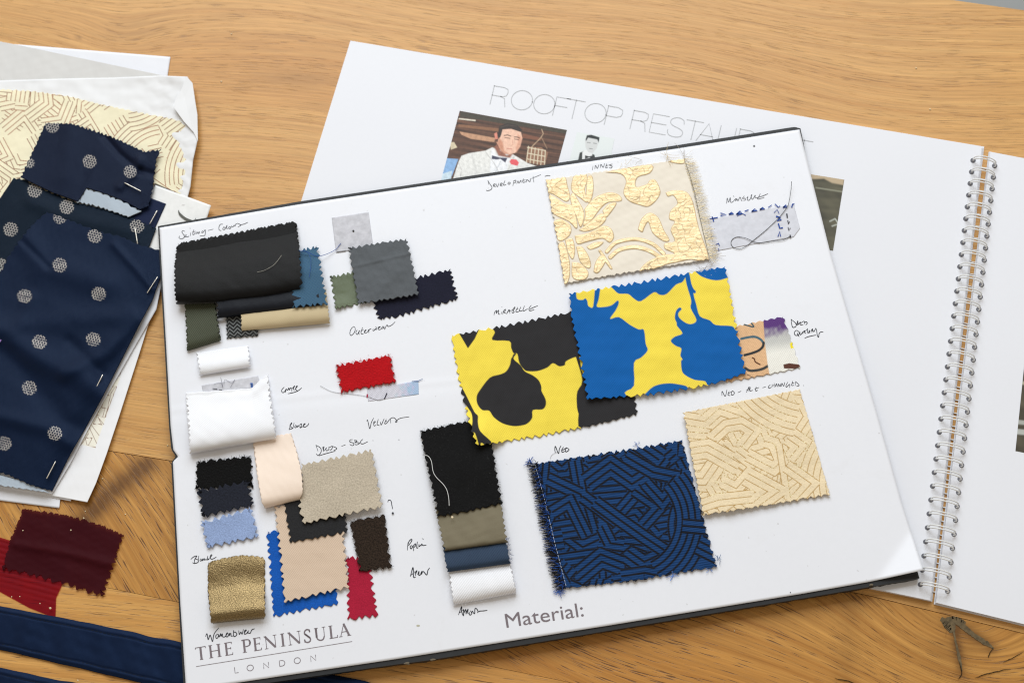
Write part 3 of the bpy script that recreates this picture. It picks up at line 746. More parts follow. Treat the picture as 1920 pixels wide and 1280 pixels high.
M_core = paper('torn_card_core', (.16, .13, .09), .9, .2, .5, 900)
for x, y, w in ((763, 1243, 7), (812, 1236, 6), (1633, 1096, 6)):
    mb = MB(); a = np.linspace(0, 2 * np.pi, 11)[:-1]; rr_ = w * rng.uniform(.5, 1.1, 10)
    X = np.r_[x, x + rr_ * np.cos(a)]; Y = np.r_[y, y + rr_ * .45 * np.sin(a)]; k = np.arange(10)
    mb.add(P(X, Y, np.r_[ZB + .0002, np.full(10, ZB - .0004)]), np.stack([0 * k, 1 + k, 1 + (k + 1) % 10], 1)); mb.build('torn_spot', M_core, bd, smooth=False)
zi = lambda x, y: board_z(x, y) + .00012
NOTES = {
 'Suiting Colours': (325, 405, 12.8, 1.25, 1, [[(270, 365), (235, 350), (205, 380), (235, 430), (265, 480), (240, 530), (180, 545), (135, 520), (150, 480)],
    [(262, 450), (262, 500), (290, 495), (305, 440), (305, 490), (340, 500), (375, 480)], [(415, 400), (410, 470)], [(400, 290), (405, 300)],
    [(490, 330), (465, 430), (490, 445), (520, 400)], [(455, 385), (525, 365)], [(545, 380), (540, 430)], [(560, 425), (575, 385), (600, 420), (620, 370), (628, 412)],
    [(700, 350), (680, 390), (710, 395), (765, 330), (765, 430), (740, 470), (640, 475)], [(835, 345), (955, 315)], [(1185, 195), (1130, 200), (1095, 260), (1100, 330), (1145, 350)],
    [(1210, 260), (1185, 310), (1215, 330), (1245, 300), (1215, 258)], [(1245, 300), (1290, 220), (1275, 290), (1310, 300)], [(1350, 250), (1325, 280), (1355, 305), (1385, 270), (1350, 250)],
    [(1400, 230), (1405, 260), (1440, 250), (1460, 215), (1470, 245)], [(1490, 240), (1495, 200), (1530, 180)], [(1540, 175), (1600, 200), (1615, 225), (1550, 260)], [(1600, 215), (1700, 190), (1785, 150)]]),
 'Development': (900, 290, 7.385, 1.3, 1, [[(110, 360), (140, 410), (165, 450), (150, 485), (100, 500), (90, 490)], [(110, 355), (120, 410)], [(185, 440), (210, 415), (195, 405), (185, 430), (215, 445)],
    [(220, 400), (240, 445), (260, 395)], [(285, 425), (310, 400), (290, 395), (280, 425), (310, 435)], [(345, 360), (325, 420), (360, 415)], [(400, 380), (385, 400), (405, 410), (420, 390), (400, 380)],
    [(470, 360), (455, 430)], [(465, 365), (495, 355), (490, 385), (465, 395)], [(510, 400), (525, 365), (540, 395), (565, 355), (570, 385)], [(605, 335), (590, 365), (600, 385), (630, 375)], [(592, 362), (625, 348)],
    [(640, 380), (650, 345), (690, 375), (700, 330)], [(735, 300), (745, 380)], [(715, 330), (840, 278)], [(900, 300), (930, 290), (970, 292)]]),
 'Innes': (900, 290, 7.385, 1.3, 1, [[(1565, 160), (1555, 210)], [(1590, 195), (1600, 150), (1625, 190), (1645, 140)], [(1665, 180), (1675, 135), (1705, 175), (1725, 125)],
    [(1755, 128), (1740, 180), (1770, 175)], [(1745, 155), (1775, 145)], [(1830, 130), (1790, 145), (1830, 160), (1815, 185), (1790, 180)]]),
 'Mirabelle a': (1350, 355, 19.2, 1.25, 1, [[(235, 500), (260, 310), (305, 460), (370, 300), (380, 450), (430, 465), (490, 420)],
    [(490, 430), (520, 380), (590, 330), (560, 420), (610, 350), (650, 410), (720, 280), (770, 395), (800, 400)], [(870, 240), (810, 330), (900, 320), (915, 380), (850, 400)],
    [(1010, 250), (965, 310), (1000, 290), (985, 380), (1070, 375), (1150, 190), (1120, 250), (1170, 360), (1270, 210), (1265, 300), (1380, 290)],
    [(1450, 160), (1390, 280), (1350, 320), (1380, 350), (1590, 295)], [(1390, 290), (1560, 230), (1720, 160)], [(480, 240), (500, 260)]]),
 'Outerwear': (645, 595, 19.2, 1.15, 0, [[(355, 320), (270, 390), (220, 500), (215, 600), (260, 645), (340, 580), (395, 480), (400, 380), (355, 320)], [(470, 450), (430, 530), (450, 600), (500, 590), (555, 460), (535, 560), (550, 610)],
    [(665, 360), (615, 520), (630, 590), (695, 590)], [(600, 500), (700, 430)], [(735, 520), (800, 450), (760, 460), (725, 530), (780, 560), (850, 520)], [(850, 520), (890, 440), (895, 550)], [(890, 470), (930, 420), (975, 405)],
    [(1050, 410), (1040, 470), (1090, 460), (1130, 400), (1150, 440), (1185, 390), (1140, 330)], [(1220, 400), (1310, 330), (1240, 350), (1230, 420), (1290, 435), (1350, 400)], [(1400, 310), (1350, 390), (1420, 380), (1430, 320), (1465, 420)],
    [(1465, 430), (1520, 300), (1560, 270), (1570, 310), (1610, 320), (1720, 270), (1835, 160)]]),
 'Mirabelle b': (915, 565, 19.2, 1.15, 0, [[(215, 490), (240, 390), (310, 320), (295, 430), (380, 310), (375, 450), (430, 455)], [(500, 380), (480, 440)], [(500, 190), (502, 205)],
    [(530, 460), (560, 340), (625, 280), (620, 330), (570, 390), (610, 410), (680, 440)], [(680, 430), (760, 290), (790, 430)], [(700, 370), (830, 320)], [(870, 310), (960, 200), (965, 240), (900, 330), (945, 370), (890, 415), (860, 380)], [(862, 300), (862, 370)],
    [(1070, 210), (1000, 350), (1060, 380), (1130, 340)], [(1020, 300), (1080, 270)], [(1180, 200), (1130, 320), (1180, 345), (1240, 320)], [(1310, 160), (1260, 310), (1290, 340), (1420, 265)],
    [(1555, 140), (1480, 240), (1480, 310), (1530, 335), (1660, 290)], [(1500, 290), (1600, 230), (1785, 155)]]),
 'Crepe': (515, 715, 12.8, 1.3, 0, [[(225, 135), (175, 190), (170, 240), (200, 265), (245, 230), (280, 170), (255, 260)], [(280, 180), (310, 205), (340, 150), (350, 200), (385, 150), (410, 180), (410, 235)], [(410, 180), (480, 100), (450, 170), (470, 205)],
    [(490, 190), (545, 110), (520, 115), (505, 180), (540, 220), (590, 200), (645, 150)], [(320, 290), (440, 265), (560, 225)]]),
 'Blouse a': (515, 715, 12.8, 1.3, 0, [[(395, 990), (345, 1150)], [(370, 1040), (405, 985), (400, 1020), (365, 1060), (400, 1095), (430, 1120), (350, 1150)], [(465, 990), (440, 1115)], [(500, 1040), (480, 1090), (510, 1100), (535, 1050), (545, 1090), (580, 1050), (590, 1090)],
    [(600, 1040), (640, 1010), (635, 1070), (610, 1110), (680, 1070)], [(680, 1070), (735, 1010), (700, 1020), (690, 1080), (740, 1085), (800, 1040), (818, 1000)]]),
 'Dress SBC': (580, 770, 9.6, 1.2, 0, [[(118, 612), (155, 720)], [(120, 615), (195, 660), (215, 720), (185, 780), (150, 800), (128, 770)], [(240, 650), (255, 730)], [(240, 670), (265, 640), (255, 690), (280, 715)], [(285, 690), (310, 660), (295, 690), (315, 715), (350, 690)],
    [(350, 650), (352, 690), (335, 702)], [(355, 655), (415, 635), (400, 690), (370, 700)], [(420, 635), (490, 665), (480, 690), (440, 710)], [(175, 805), (300, 765), (465, 722)], [(582, 632), (648, 608)],
    [(775, 515), (735, 520), (730, 555), (790, 575), (800, 605), (770, 622), (730, 600)], [(815, 520), (825, 600)], [(815, 525), (860, 535), (830, 560), (905, 575), (860, 605), (825, 605)], [(960, 510), (925, 545), (930, 585), (970, 590), (1050, 552)], [(1143, 530), (1148, 533)]]),
 'Velvets': (580, 770, 9.6, 1.2, 0, [[(1035, 180), (1045, 160), (1060, 210), (1088, 320), (1115, 210), (1155, 130)], [(1160, 230), (1190, 190), (1160, 200), (1165, 265), (1200, 255)], [(1240, 150), (1220, 240), (1260, 260)], [(1280, 200), (1295, 250), (1345, 140)],
    [(1385, 150), (1355, 225), (1390, 220), (1440, 160)], [(1365, 190), (1395, 180)], [(1460, 150), (1465, 215)], [(1430, 165), (1480, 125), (1530, 125), (1570, 170), (1580, 190), (1555, 205), (1560, 180), (1640, 130), (1795, 105)]]),
 'Neo alt changed': (1340, 705, 10.667, 1.15, 0, [[(145, 385), (150, 300), (210, 400), (245, 270)], [(290, 300), (265, 370), (310, 385)], [(275, 345), (350, 300)], [(340, 310), (335, 370), (370, 370), (395, 330), (360, 295), (335, 310)], [(465, 325), (525, 298)],
    [(635, 320), (690, 210), (685, 300)], [(640, 275), (700, 255)], [(715, 220), (705, 290), (760, 280)], [(830, 210), (820, 290), (860, 280)], [(800, 250), (885, 225)], [(960, 230), (1020, 210)], [(1110, 170), (1075, 210), (1090, 240), (1130, 220)],
    [(1150, 160), (1145, 220)], [(1190, 140), (1190, 215)], [(1150, 190), (1195, 175)], [(1210, 210), (1235, 150), (1255, 205)], [(1215, 190), (1250, 180)], [(1270, 205), (1275, 155), (1310, 205), (1320, 150)], [(1335, 200), (1345, 140), (1380, 195), (1400, 125)],
    [(1460, 120), (1425, 190), (1440, 215), (1500, 160), (1500, 225)], [(1560, 100), (1540, 180), (1580, 180)], [(1550, 140), (1590, 130)], [(1620, 110), (1610, 185)], [(1620, 105), (1690, 180), (1640, 200)], [(1775, 183), (1780, 186)]]),
 'Blouse b': (350, 1030, 13.714, 1.4, 0, [[(110, 240), (180, 180), (260, 160), (210, 240), (195, 340)], [(215, 230), (290, 260), (290, 320), (200, 350), (155, 330)], [(310, 160), (295, 320)], [(360, 230), (340, 270), (370, 285), (400, 230), (410, 280), (450, 220), (460, 265), (500, 240)],
    [(545, 160), (530, 225), (575, 235), (540, 255), (470, 250)], [(590, 220), (650, 140), (625, 130), (600, 200), (640, 240), (700, 220), (760, 185)]]),
 'Womenswear': (380, 1165, 17.45, 1.6, 0, [[(95, 470), (140, 385), (180, 580), (245, 425), (320, 640), (370, 400), (520, 200)], [(480, 400), (430, 450), (440, 530), (490, 520), (520, 430), (490, 400)], [(530, 430), (545, 490), (590, 380), (600, 470), (645, 390), (650, 480), (720, 490), (770, 430)],
    [(770, 440), (820, 360), (780, 380), (760, 470), (820, 480), (870, 370), (880, 450)], [(870, 440), (920, 370), (930, 460), (980, 460)], [(1010, 280), (1010, 450), (1060, 475), (1120, 400), (1060, 330), (1010, 360)],
    [(1180, 290), (1200, 410), (1250, 330), (1290, 400), (1330, 250)], [(1360, 350), (1430, 270), (1380, 280), (1360, 390), (1420, 390), (1490, 330)], [(1500, 290), (1460, 350), (1530, 370), (1570, 360)], [(1560, 370), (1610, 260), (1695, 225)]]),
 'Poplin': (755, 1000, 14.222, 1.6, 0, [[(140, 240), (125, 430)], [(130, 330), (170, 200), (235, 145), (240, 190), (160, 310)], [(230, 310), (200, 350), (225, 400), (265, 340), (230, 310)], [(290, 300), (290, 450)], [(290, 320), (335, 265), (345, 310), (295, 370)],
    [(390, 215), (375, 370), (410, 370)], [(435, 280), (435, 340), (480, 300)], [(535, 130), (548, 148)], [(490, 320), (510, 270), (540, 310), (625, 300)]]),
 'Apron': (755, 1000, 14.222, 1.7, 0, [[(205, 1130), (275, 890), (285, 1100), (300, 1165), (340, 1150)], [(210, 1110), (270, 1060)], [(320, 1010), (345, 1110)], [(330, 1030), (380, 980), (350, 1060)], [(400, 1080), (435, 1000), (430, 1100), (470, 1100)],
    [(470, 1090), (510, 1000), (500, 1080), (545, 1000), (640, 1095), (670, 980), (715, 910)]]),
 'Aprons': (855, 1125, 27.43, 1.6, 0, [[(130, 720), (290, 310), (290, 560), (385, 780), (390, 470)], [(180, 620), (290, 560)], [(340, 520), (390, 460), (400, 640), (500, 450), (520, 690), (540, 560)], [(540, 600), (620, 440), (600, 620), (640, 670)],
    [(680, 600), (700, 730), (760, 730), (810, 640), (740, 530)], [(810, 640), (840, 540), (900, 640), (960, 660), (970, 450), (1020, 400), (1090, 460), (1130, 560), (1110, 620)], [(1110, 600), (1220, 545), (1450, 525), (1600, 500)]]),
 'Neo': (1030, 830, 38.4, 1.5, 0, [[(430, 690), (395, 480), (440, 240), (655, 760), (720, 430), (835, 205)], [(1010, 305), (900, 480), (895, 600), (940, 665), (1120, 590)], [(930, 530), (1100, 430), (1250, 330)],
    [(1210, 350), (1160, 560), (1210, 640), (1310, 590), (1415, 490), (1350, 400), (1230, 370)]]),
 'Dress Quality': (1475, 590, 25.6, 1.35, 0, [[(215, 210), (240, 450), (290, 590), (360, 600), (450, 540), (430, 400), (215, 220)], [(430, 400), (470, 480), (530, 290), (540, 420), (520, 490), (620, 390), (680, 350)], [(640, 350), (650, 470), (790, 470)], [(640, 420), (820, 300)],
    [(830, 300), (870, 380), (850, 420)], [(870, 350), (950, 340), (990, 400), (920, 480)], [(490, 740), (400, 790), (370, 890), (420, 980), (530, 980), (600, 910), (590, 820), (490, 740)], [(510, 870), (540, 970), (600, 1040)],
    [(640, 810), (640, 930), (680, 950), (780, 820), (780, 910)], [(780, 830), (860, 760), (860, 840), (920, 890)], [(840, 840), (1000, 670)], [(1000, 660), (1010, 850), (1060, 850), (1090, 740), (1110, 870)], [(1160, 790), (1240, 670), (1210, 840)], [(1240, 690), (1280, 790), (1320, 790), (1400, 640)],
    [(1400, 640), (1440, 760), (1470, 980), (1530, 1070), (1560, 900), (1640, 820), (1750, 830)], [(870, 1120), (1000, 1060), (1200, 1010), (1395, 970)]]),
 'question': (520, 820, 5.818, 1.4, 0, [[(1205, 700), (1215, 680), (1240, 690), (1250, 740), (1258, 775)]])}
for key, (ox, oy, sc, w, faint, strokes) in NOTES.items():
    mb = MB()
    for st in strokes:
        q = smooth_line(zz(ox, oy, sc, st), 5)
        ribbon(mb, q, w * 1.05, zi, taper=.35)
    if key == 'question': disc(mb, 736.5, 961.5, 2.1, ZB + .0006)
    mb.build('handwritten_note', M_inkl if faint else M_ink, bd)
# pen specks
mb = MB()
for x, y, r in ((1414, 274, 2), (748, 824, .9), (1482, 1110, 1.2)):
    mb = MB(); disc(mb, x, y, r, board_z(x, y) + .0001, n=8); mb.build('pen_speck', M_inkl, bd)
mb = MB(); disc(mb, 784, 1172, 3.4, board_z(784, 1172) + .0001, ry=1.8, c=(.5, .48, .36)); mb.build('stain', M_col, bd)

# serif lettering: (stroke, width)
tk, tn = .16, .055
SER = {
    'T': [([(.5, 0), (.5, 1)], tk * 1.05), ([(0.02, .975), (.98, .975)], tn), ([(.02, .98), (.0, .86)], tn), ([(.98, .98), (1, .86)], tn), ([(.34, .02), (.66, .02)], tn * .8)],
    'H': [([(.17, 0), (.17, 1)], tk), ([(.83, 0), (.83, 1)], tk), ([(.17, .52), (.83, .52)], tn)] + [([(x - .16, y), (x + .16, y)], tn * .8) for x in (.17, .83) for y in (.02, .98)],
    'E': [([(.22, 0), (.22, 1)], tk), ([(0, .98), (.95, .98)], tn), ([(0, .02), (1, .02)], tn), ([(.22, .52), (.8, .52)], tn), ([(.95, 1), (.95, .84)], tn), ([(.97, 0), (1.02, .18)], tn), ([(.8, .6), (.8, .44)], tn)],
    'P': [([(.26, 0), (.26, 1)], tk), ([(0, .98), (.5, .98), (.85, .93), (.98, .75), (.9, .55), (.6, .46), (.4, .47)], tn * 1.5), ([(.88, .88), (.96, .74), (.88, .58)], tk * .8), ([(.02, .02), (.5, .02)], tn * .8)],
    'N': [([(.13, 0), (.13, .95)], tn), ([(.08, .97), (.88, .04)], tk), ([(.9, .02), (.9, 1)], tn), ([(-.03, .98), (.18, .98)], tn * .8), ([(-.02, .02), (.28, .02)], tn * .8), ([(.74, .98), (1.05, .98)], tn * .8)],
    'I': [([(.5, 0), (.5, 1)], tk), ([(0.05, .98), (.95, .98)], tn * .8), ([(.05, .02), (.95, .02)], tn * .8)],
    'S': [([(.85, .78), (.78, .93), (.5, 1.0), (.22, .9), (.15, .72), (.35, .56), (.68, .42), (.86, .24), (.75, .06), (.45, 0), (.15, .08), (.08, .25)], tn * 1.9), ([(.2, .68), (.45, .53), (.8, .32)], tk * .85), ([(.87, .98), (.85, .74)], tn * .8), ([(.07, .02), (.08, .28)], tn * .8)],
    'U': [([(.16, 1), (.16, .3), (.28, .08), (.5, 0), (.72, .06), (.84, .28)], tn * 1.8), ([(.16, 1), (.16, .26)], tk), ([(.85, 1), (.85, .28)], tn), ([(0, .98), (.34, .98)], tn * .8), ([(.7, .98), (1, .98)], tn * .8)],
    'L': [([(.25, 0), (.25, 1)], tk), ([(0, .98), (.5, .98)], tn * .8), ([(0, .02), (.98, .02)], tn), ([(.96, 0), (1.02, .2)], tn)],
    'A': [([(.12, .02), (.5, 1)], tn), ([(.48, 1), (.88, .02)], tk), ([(.24, .36), (.74, .36)], tn), ([(-.02, .02), (.28, .02)], tn * .8), ([(.7, .02), (1.06, .02)], tn * .8)]}
mb = MB()
for ch, x0, x1 in (('T', 52, 172), ('H', 200, 345), ('E', 388, 475), ('P', 588, 690), ('E', 722, 808), ('N', 850, 988), ('I', 1035, 1088), ('N', 1125, 1268), ('S', 1305, 1392),
                   ('U', 1432, 1562), ('L', 1598, 1692), ('A', 1712, 1842)):
    b0 = 468 + (x0 - 115) * -.1624; hgt = 148
    for st, w in SER[ch]:
        st = smooth_line(st, 4) if len(st) > 4 else np.array(st)
        q = [(x0 + (x1 - x0) * a - 16 * b, b0 - .1624 * (x1 - x0) * a - hgt * b) for a, b in st]
        ribbon(mb, np.array(zz(360, 1160, 6.194, q)), w * hgt / 6.194, zi, cap=False)
ribbon(mb, np.array(zz(360, 1160, 6.194, [(50, 548), (950, 404), (1858, 258)])), .95, zi)
for ch, x0, x1, b0 in (('L', 500, 537, 624), ('O', 642, 716, 602), ('N', 835, 893, 572), ('D', 1020, 1083, 546), ('O', 1190, 1262, 517), ('N', 1382, 1440, 487)):
    for st in GL[ch]:
        q = [(x0 + (x1 - x0) * a - 7 * b, b0 - .157 * (x1 - x0) * a - 64 * b) for a, b in st]
        ribbon(mb, np.array(zz(360, 1160, 6.194, q)), 1.15, zi)
mb.build('printed_lettering', M_print, bd)
# "Material:" in a plain sans
fc = bpy.data.curves.new('txt', 'FONT'); fc.body = 'Material:'; fc.size = 1; fc.resolution_u = 4
fo = bpy.data.objects.new('txt', fc); C.objects.link(fo)
bpy.context.view_layer.update()
me = bpy.data.meshes.new_from_object(fo.evaluated_get(bpy.context.evaluated_depsgraph_get()))
bpy.data.objects.remove(fo)
vv = np.array([v.co[:] for v in me.vertices]); ww = vv[:, 0].max() - vv[:, 0].min(); vx = (vv[:, 0] - vv[:, 0].min()) / ww
cap = .73
q = np.stack([165 + 1590 * vx - 48 * vv[:, 1] / cap, 668 - 238 * vx - 300 * vv[:, 1] / cap], 1) / 10.971 + np.array([935, 1115])
z_ = zi(q[:, 0], q[:, 1]); w3 = P(q[:, 0], q[:, 1], z_)
me.vertices.foreach_set('co', w3.astype(np.float32).ravel()); me.update()
me.materials.clear(); me.materials.append(M_print); me.name = 'printed_word'
mo = bpy.data.objects.new('printed_word', me); C.objects.link(mo); mo.parent = bd; mo.matrix_parent_inverse = bd.matrix_world.inverted()

# ------------------------------------------------------------------ cloth helpers
def base_of(px, py, z):
    return tuple(P(px, py, z))


def swatch(label, corners, mat, z, teeth=None, amp=4.6, per=12.0, sides='tblr', lift=None, roll=None, wob=0.0, wr=.15, jit=0.0, step=1.6,
           cf=None, mf=None, thick=.0005, under=False, edges=None, seed=None, uvrot=0, name='fabric_swatch', cat='fabric swatch',
           group='fabric swatches stuck on the presentation board', zabs=False, parent=None, extra=None, deform=None, rr=.16):
    """z: height in mm of the cloth over the board top (zabs: over the table); roll: height in mm of a folded-over lower edge"""
    seed = int(abs(corners[0][0] * 7 + corners[0][1] * 3)) if seed is None else seed
    a, b, c_, d = corners; e = edges or {}
    T, R_, B, L_ = e.get('t', [a, b]), e.get('r', [b, c_]), e.get('b', [d, c_]), e.get('l', [a, d])
    te = teeth if teeth is not None else {s: (per, amp, .13 * k) for k, s in enumerate(sides)}
    pt = Patch(T, R_, B, L_, step=step, teeth=te, jit=jit, seed=seed, wob=wob)
    zb = ZB * (not zabs)
    zz_ = np.full(pt.X.shape, z * MM)
    zz_ = zz_ + wr * MM * (vnoise(pt.X, pt.Y, 110, seed, 2) + .35 * vnoise(pt.X, pt.Y, 32, seed + 5, 2))
    if roll:
        V = pt.V; k = np.where(V < 1 - rr, sst(-.15, 1 - rr, V) ** 1.15, np.sqrt(np.clip(1 - ((V - (1 - rr)) / rr) ** 2, 0, 1)) * .94 + .06)
        zz_ = zz_ + roll * MM * k * (1 + .06 * np.sin(pt.U * 4 + seed))
    if lift is not None: zz_ = zz_ + lift(pt.U, pt.V, pt.X, pt.Y) * MM
    if deform is not None: zz_ = zz_ + deform(pt.X, pt.Y) * MM
    mb = MB()
    c = cf(pt.X, pt.Y, pt.U, pt.V) if cf else None
    m = None
    if mf is not None:
        m, rel = mf(pt.X, pt.Y); zz_ = zz_ + rel * MM
    zz_ = zb + np.maximum(zz_, .12 * MM)
    pt.put(mb, zz_, c=c, m=m, uvrot=uvrot)
    if under:
        te2 = {s: (v[0], v[1], (v[2] if len(v) > 2 else 0) + .5) for s, v in te.items()}
        p2 = Patch(T, R_, B, L_, step=step, teeth=te2, jit=jit, seed=seed + 3)
        p2.put(mb, zb + max(.25, z - .7) * MM + (roll or 0) * MM * .10 + 0 * p2.X, c=None if c is None else c, uvrot=uvrot)
    if extra: extra(mb)
    me = np.mean([a, b, c_, d], 0)
    o = mb.build(name, mat, parent, solid=thick)
    if parent is None: tag(o, label, cat, group)
    elif label: o['label'] = label
    return o, pt, zz_


def K(c, k=1.06):
    return tuple(min(.95, x * k) for x in col(*c))


F_black = fabric('black_suiting', K((34, 33, 34), 0.28), 'twill', .9, .3, .5, .15, lint=.2, spec=.16)
F_teal = fabric('teal_birdseye', K((34, 64, 92)), 'plain', 2.0, .5, .85, c2=K((84, 122, 148)))
F_navyr = fabric('midnight_suiting', K((20, 26, 40), 0.50), 'twill', .8, .2, .5, spec=.25)
F_beige = fabric('beige_gabardine', K((196, 178, 142)), 'plain', 1.0, .10, .7, var=.05)
F_herr = fabric('herringbone', K((74, 76, 76)), 'herring', 2.5, 1.3, .85)
F_olive = fabric('olive_twill', K((76, 80, 64), 0.90), 'twill', 1.7, .42, .7)
F_grey = fabric('slate_nylon', K((84, 89, 94), 0.85), 'plain', .5, .05, .55, spec=.4, var=.06)
F_green = fabric('moss_nylon', K((92, 104, 70), 0.90), 'plain', .5, .05, .42, spec=.5)
F_outer = fabric('dark_navy_wool', K((36, 37, 56), 0.72), 'felt', 1.0, .3, .9)
F_white = fabric('white_crepe', (.89, .895, .93), 'plain', 1.3, .03, .85, spec=.15, var=.02, bump=.25)
F_red = fabric('red_velvet', K((178, 6, 18)), 'felt', 1.1, .22, .95, sheen=.4, bump=.6, lint=.0)
F_pink = fabric('blush_satin', K((232, 212, 194)), 'plain', .6, .04, .45, spec=.5, var=.03, bump=.08)
F_fleece = fabric('black_fleece', (.004, .004, .004), 'felt', 1.2, .8, .95, bump=.8, lint=.12)
F_dnavy = fabric('dark_blue_crepe', K((40, 43, 55), 0.72), 'crepe', 1.1, .55, .9)
F_sky = fabric('sky_blue_crepe', K((146, 166, 206)), 'crepe', 1.0, .26, .9)
F_gold = fabric('gold_lame', (.235, .165, .075), 'crepe', .7, .75, .36, metal=.8, spec=.5, bump=.3, var=.03)
F_royal = fabric('royal_blue_crepe', K((18, 84, 172)), 'crepe', 1.0, .24, .85)
F_sand = fabric('nude_crepe', K((210, 187, 165)), 'twill', 1.6, .09, .85, var=.02)
F_char = fabric('charcoal_crepe', K((48, 48, 50), 0.72), 'crepe', 1.0, .35, .9)
F_taupe = fabric('taupe_crepe', K((186, 174, 155)), 'crepe', 1.1, .30, .85)
F_brown = fabric('brown_boucle', K((56, 44, 35), 0.72), 'crepe', 1.2, .85, .95, bump=.6)
F_crim = fabric('crimson_crepe', K((164, 26, 54)), 'crepe', 1.0, .24, .85)
F_wool = fabric('black_wool', K((29, 29, 30), 0.5), 'felt', 1.1, .5, .97, bump=.5, lint=.6)
F_poplin = fabric('olive_poplin', K((120, 112, 92)), 'plain', .6, .06, .75, var=.08)
F_ntwill = fabric('navy_twill', K((36, 50, 70), 0.75), 'twill', 1.7, .4, .8, c2=K((62, 80, 104)))
F_wtwill = fabric('white_twill', (.84, .84, .87), 'twill', 1.8, .10, .8, var=.02)
F_print = fabric('printed_cotton', None, 'plain', 1.5, .15, .8, var=.03, lint=.12)
F_printb = fabric('printed_cotton_dark', None, 'plain', .8, .16, .8, var=.04)
F_blue = fabric('blue_jacquard', None, 'rib', 1.5, .17, .75, var=.06, bump=.4)
F_cream = fabric('cream_jacquard', None, 'felt', 1.2, .12, .8, var=.04)
F_maze = fabric('maze_cotton', None, 'plain', .5, .04, .85, var=.03)
F_dots = fabric('navy_dot_satin', None, 'plain', .5, .06, .40, spec=.2, var=.05, tint=(.25, .38, .65))
F_band = fabric('navy_sateen', K((24, 37, 66), 0.60), 'twill', .6, .10, .5, spec=.25, var=.08, tint=(.2, .4, .9))
F_navycard = fabric('navy_plain_cloth', K((18, 34, 72), 0.72), 'plain', .6, .06, .7)
F_pale = fabric('pale_blue_reverse', K((172, 184, 196)), 'plain', .6, .05, .5)

# ------------------------------------------------------------------ swatches on the board, left half (lowest layers first)
g_ed = {}
swatch('grey felt adhesive pad with a black dot, above the slate grey swatch', [(622, 408), (691, 397.5), (700, 462), (630, 474)], M_pad, .35, teeth={}, wr=.06, thick=.0003,
       name='adhesive_pad', cat='adhesive pad', group='leftover adhesive pads on the board',
       extra=lambda mb: None)
swatch('plain olive twill swatch folded under, left of the herringbone scrap', [(343, 530), (398, 522), (415, 638), (350, 658)], F_olive, .5, sides='lr', roll=4.0, under=True, per=11.5, amp=5, rr=.14)
swatch('small black and white herringbone swatch peeping out under the beige one', [(420, 565), (480, 556), (485, 631), (424.5, 636)], F_herr, .45, sides='lrb', roll=1.2, per=10, amp=2.6)
swatch('beige gabardine swatch rolled under below the black suiting', [(450, 560), (612, 542), (619, 606), (452, 621)], F_beige, .7, sides='lr', roll=4.6, per=8, amp=2.2, rr=.3, jit=.3)
swatch('midnight blue suiting swatch rolled under between black and beige cloth', [(400, 500), (590, 480), (600, 576), (407, 597)], F_navyr, 1.4, sides='l', roll=5.6, per=10, amp=4, rr=.22)
swatch('teal blue birdseye swatch sticking out right of the large black suiting', [(540, 470), (597, 459), (615.5, 572), (548, 578.5)], F_teal, 6.6, per=12, amp=5, lift=lambda u, v, x, y: -5.0 * sst(.45, 0, v) + .4 * u)
swatch('large black suiting swatch folded over, top left of the board', [(331, 455.5), (556, 413), (566, 541), (330, 570.5)], F_black, 3.0, sides='tlr', roll=7.4, under=True, per=13.4, amp=5.4, rr=.2,
       lift=lambda u, v, x, y: -2.2 * sst(.5, 0, v) + .8 * u * v, edges={'r': [(556, 413), (563, 470), (568, 530), (562, 544)], 'b': [(330, 570.5), (400, 568), (500, 556), (562, 544)], 'l': [(331, 455.5), (326, 500), (326, 548), (330, 570.5)]})
swatch('small moss green nylon swatch tucked under the slate grey one', [(617.5, 517), (668, 507), (692, 568), (628, 581)], F_green, .6, per=11.5, amp=4, lift=lambda u, v, x, y: 1.6 * sst(.55, .9, v) * sst(.7, .2, u), wr=.3)
swatch('dark navy wool swatch under the right corner of the slate grey one', [(690, 536), (846, 503), (861, 561), (709, 600)], F_outer, .7, per=12, amp=5.2, edges={'l': [(690, 536), (699, 575), (709, 600)], 'b': [(709, 600), (750, 595), (861, 561)]})
swatch('slate grey nylon square over green and navy swatches', [(651.5, 463), (764, 445.5), (787, 553.5), (670.5, 571.5)], F_grey, 2.3, per=12.2, amp=5.2, wr=.35,
       lift=lambda u, v, x, y: .8 * u + .5 * v + .25 * np.exp(-((v - .35 + .08 * u) / .03) ** 2))
swatch('small white cloth swatch rolled under, just below the olive twill', [(367.5, 661), (466.5, 648), (471, 688), (374, 704)], F_white, .6, sides='lr', roll=3.6, per=9.5, amp=4, rr=.35)
swatch('grey pad strip with pen scrawls above the large white swatch', [(378, 722), (484, 704), (489, 724), (382, 742)], M_pad, .3, teeth={}, wr=.05, thick=.0003, name='adhesive_pad', cat='adhesive pad',
       group='leftover adhesive pads on the board')
swatch('lilac tinted pad strip with a blue end below the red velvet', [(688.5, 729), (784.5, 713.5), (785, 739), (690, 752.8)], F_print, .3, teeth={}, wr=.05, thick=.0003, name='adhesive_pad', cat='adhesive pad',
       group='leftover adhesive pads on the board',
       cf=lambda X, Y, U, V: np.stack([.66 - .26 * sst(.55, .95, U + .12 * vnoise(X, Y, 14, 4, 2)), .655 - .12 * sst(.5, .95, U), .73 + 0 * U], -1) * (1 + .05 * vnoise(X, Y, 8, 3, 2))[..., None])
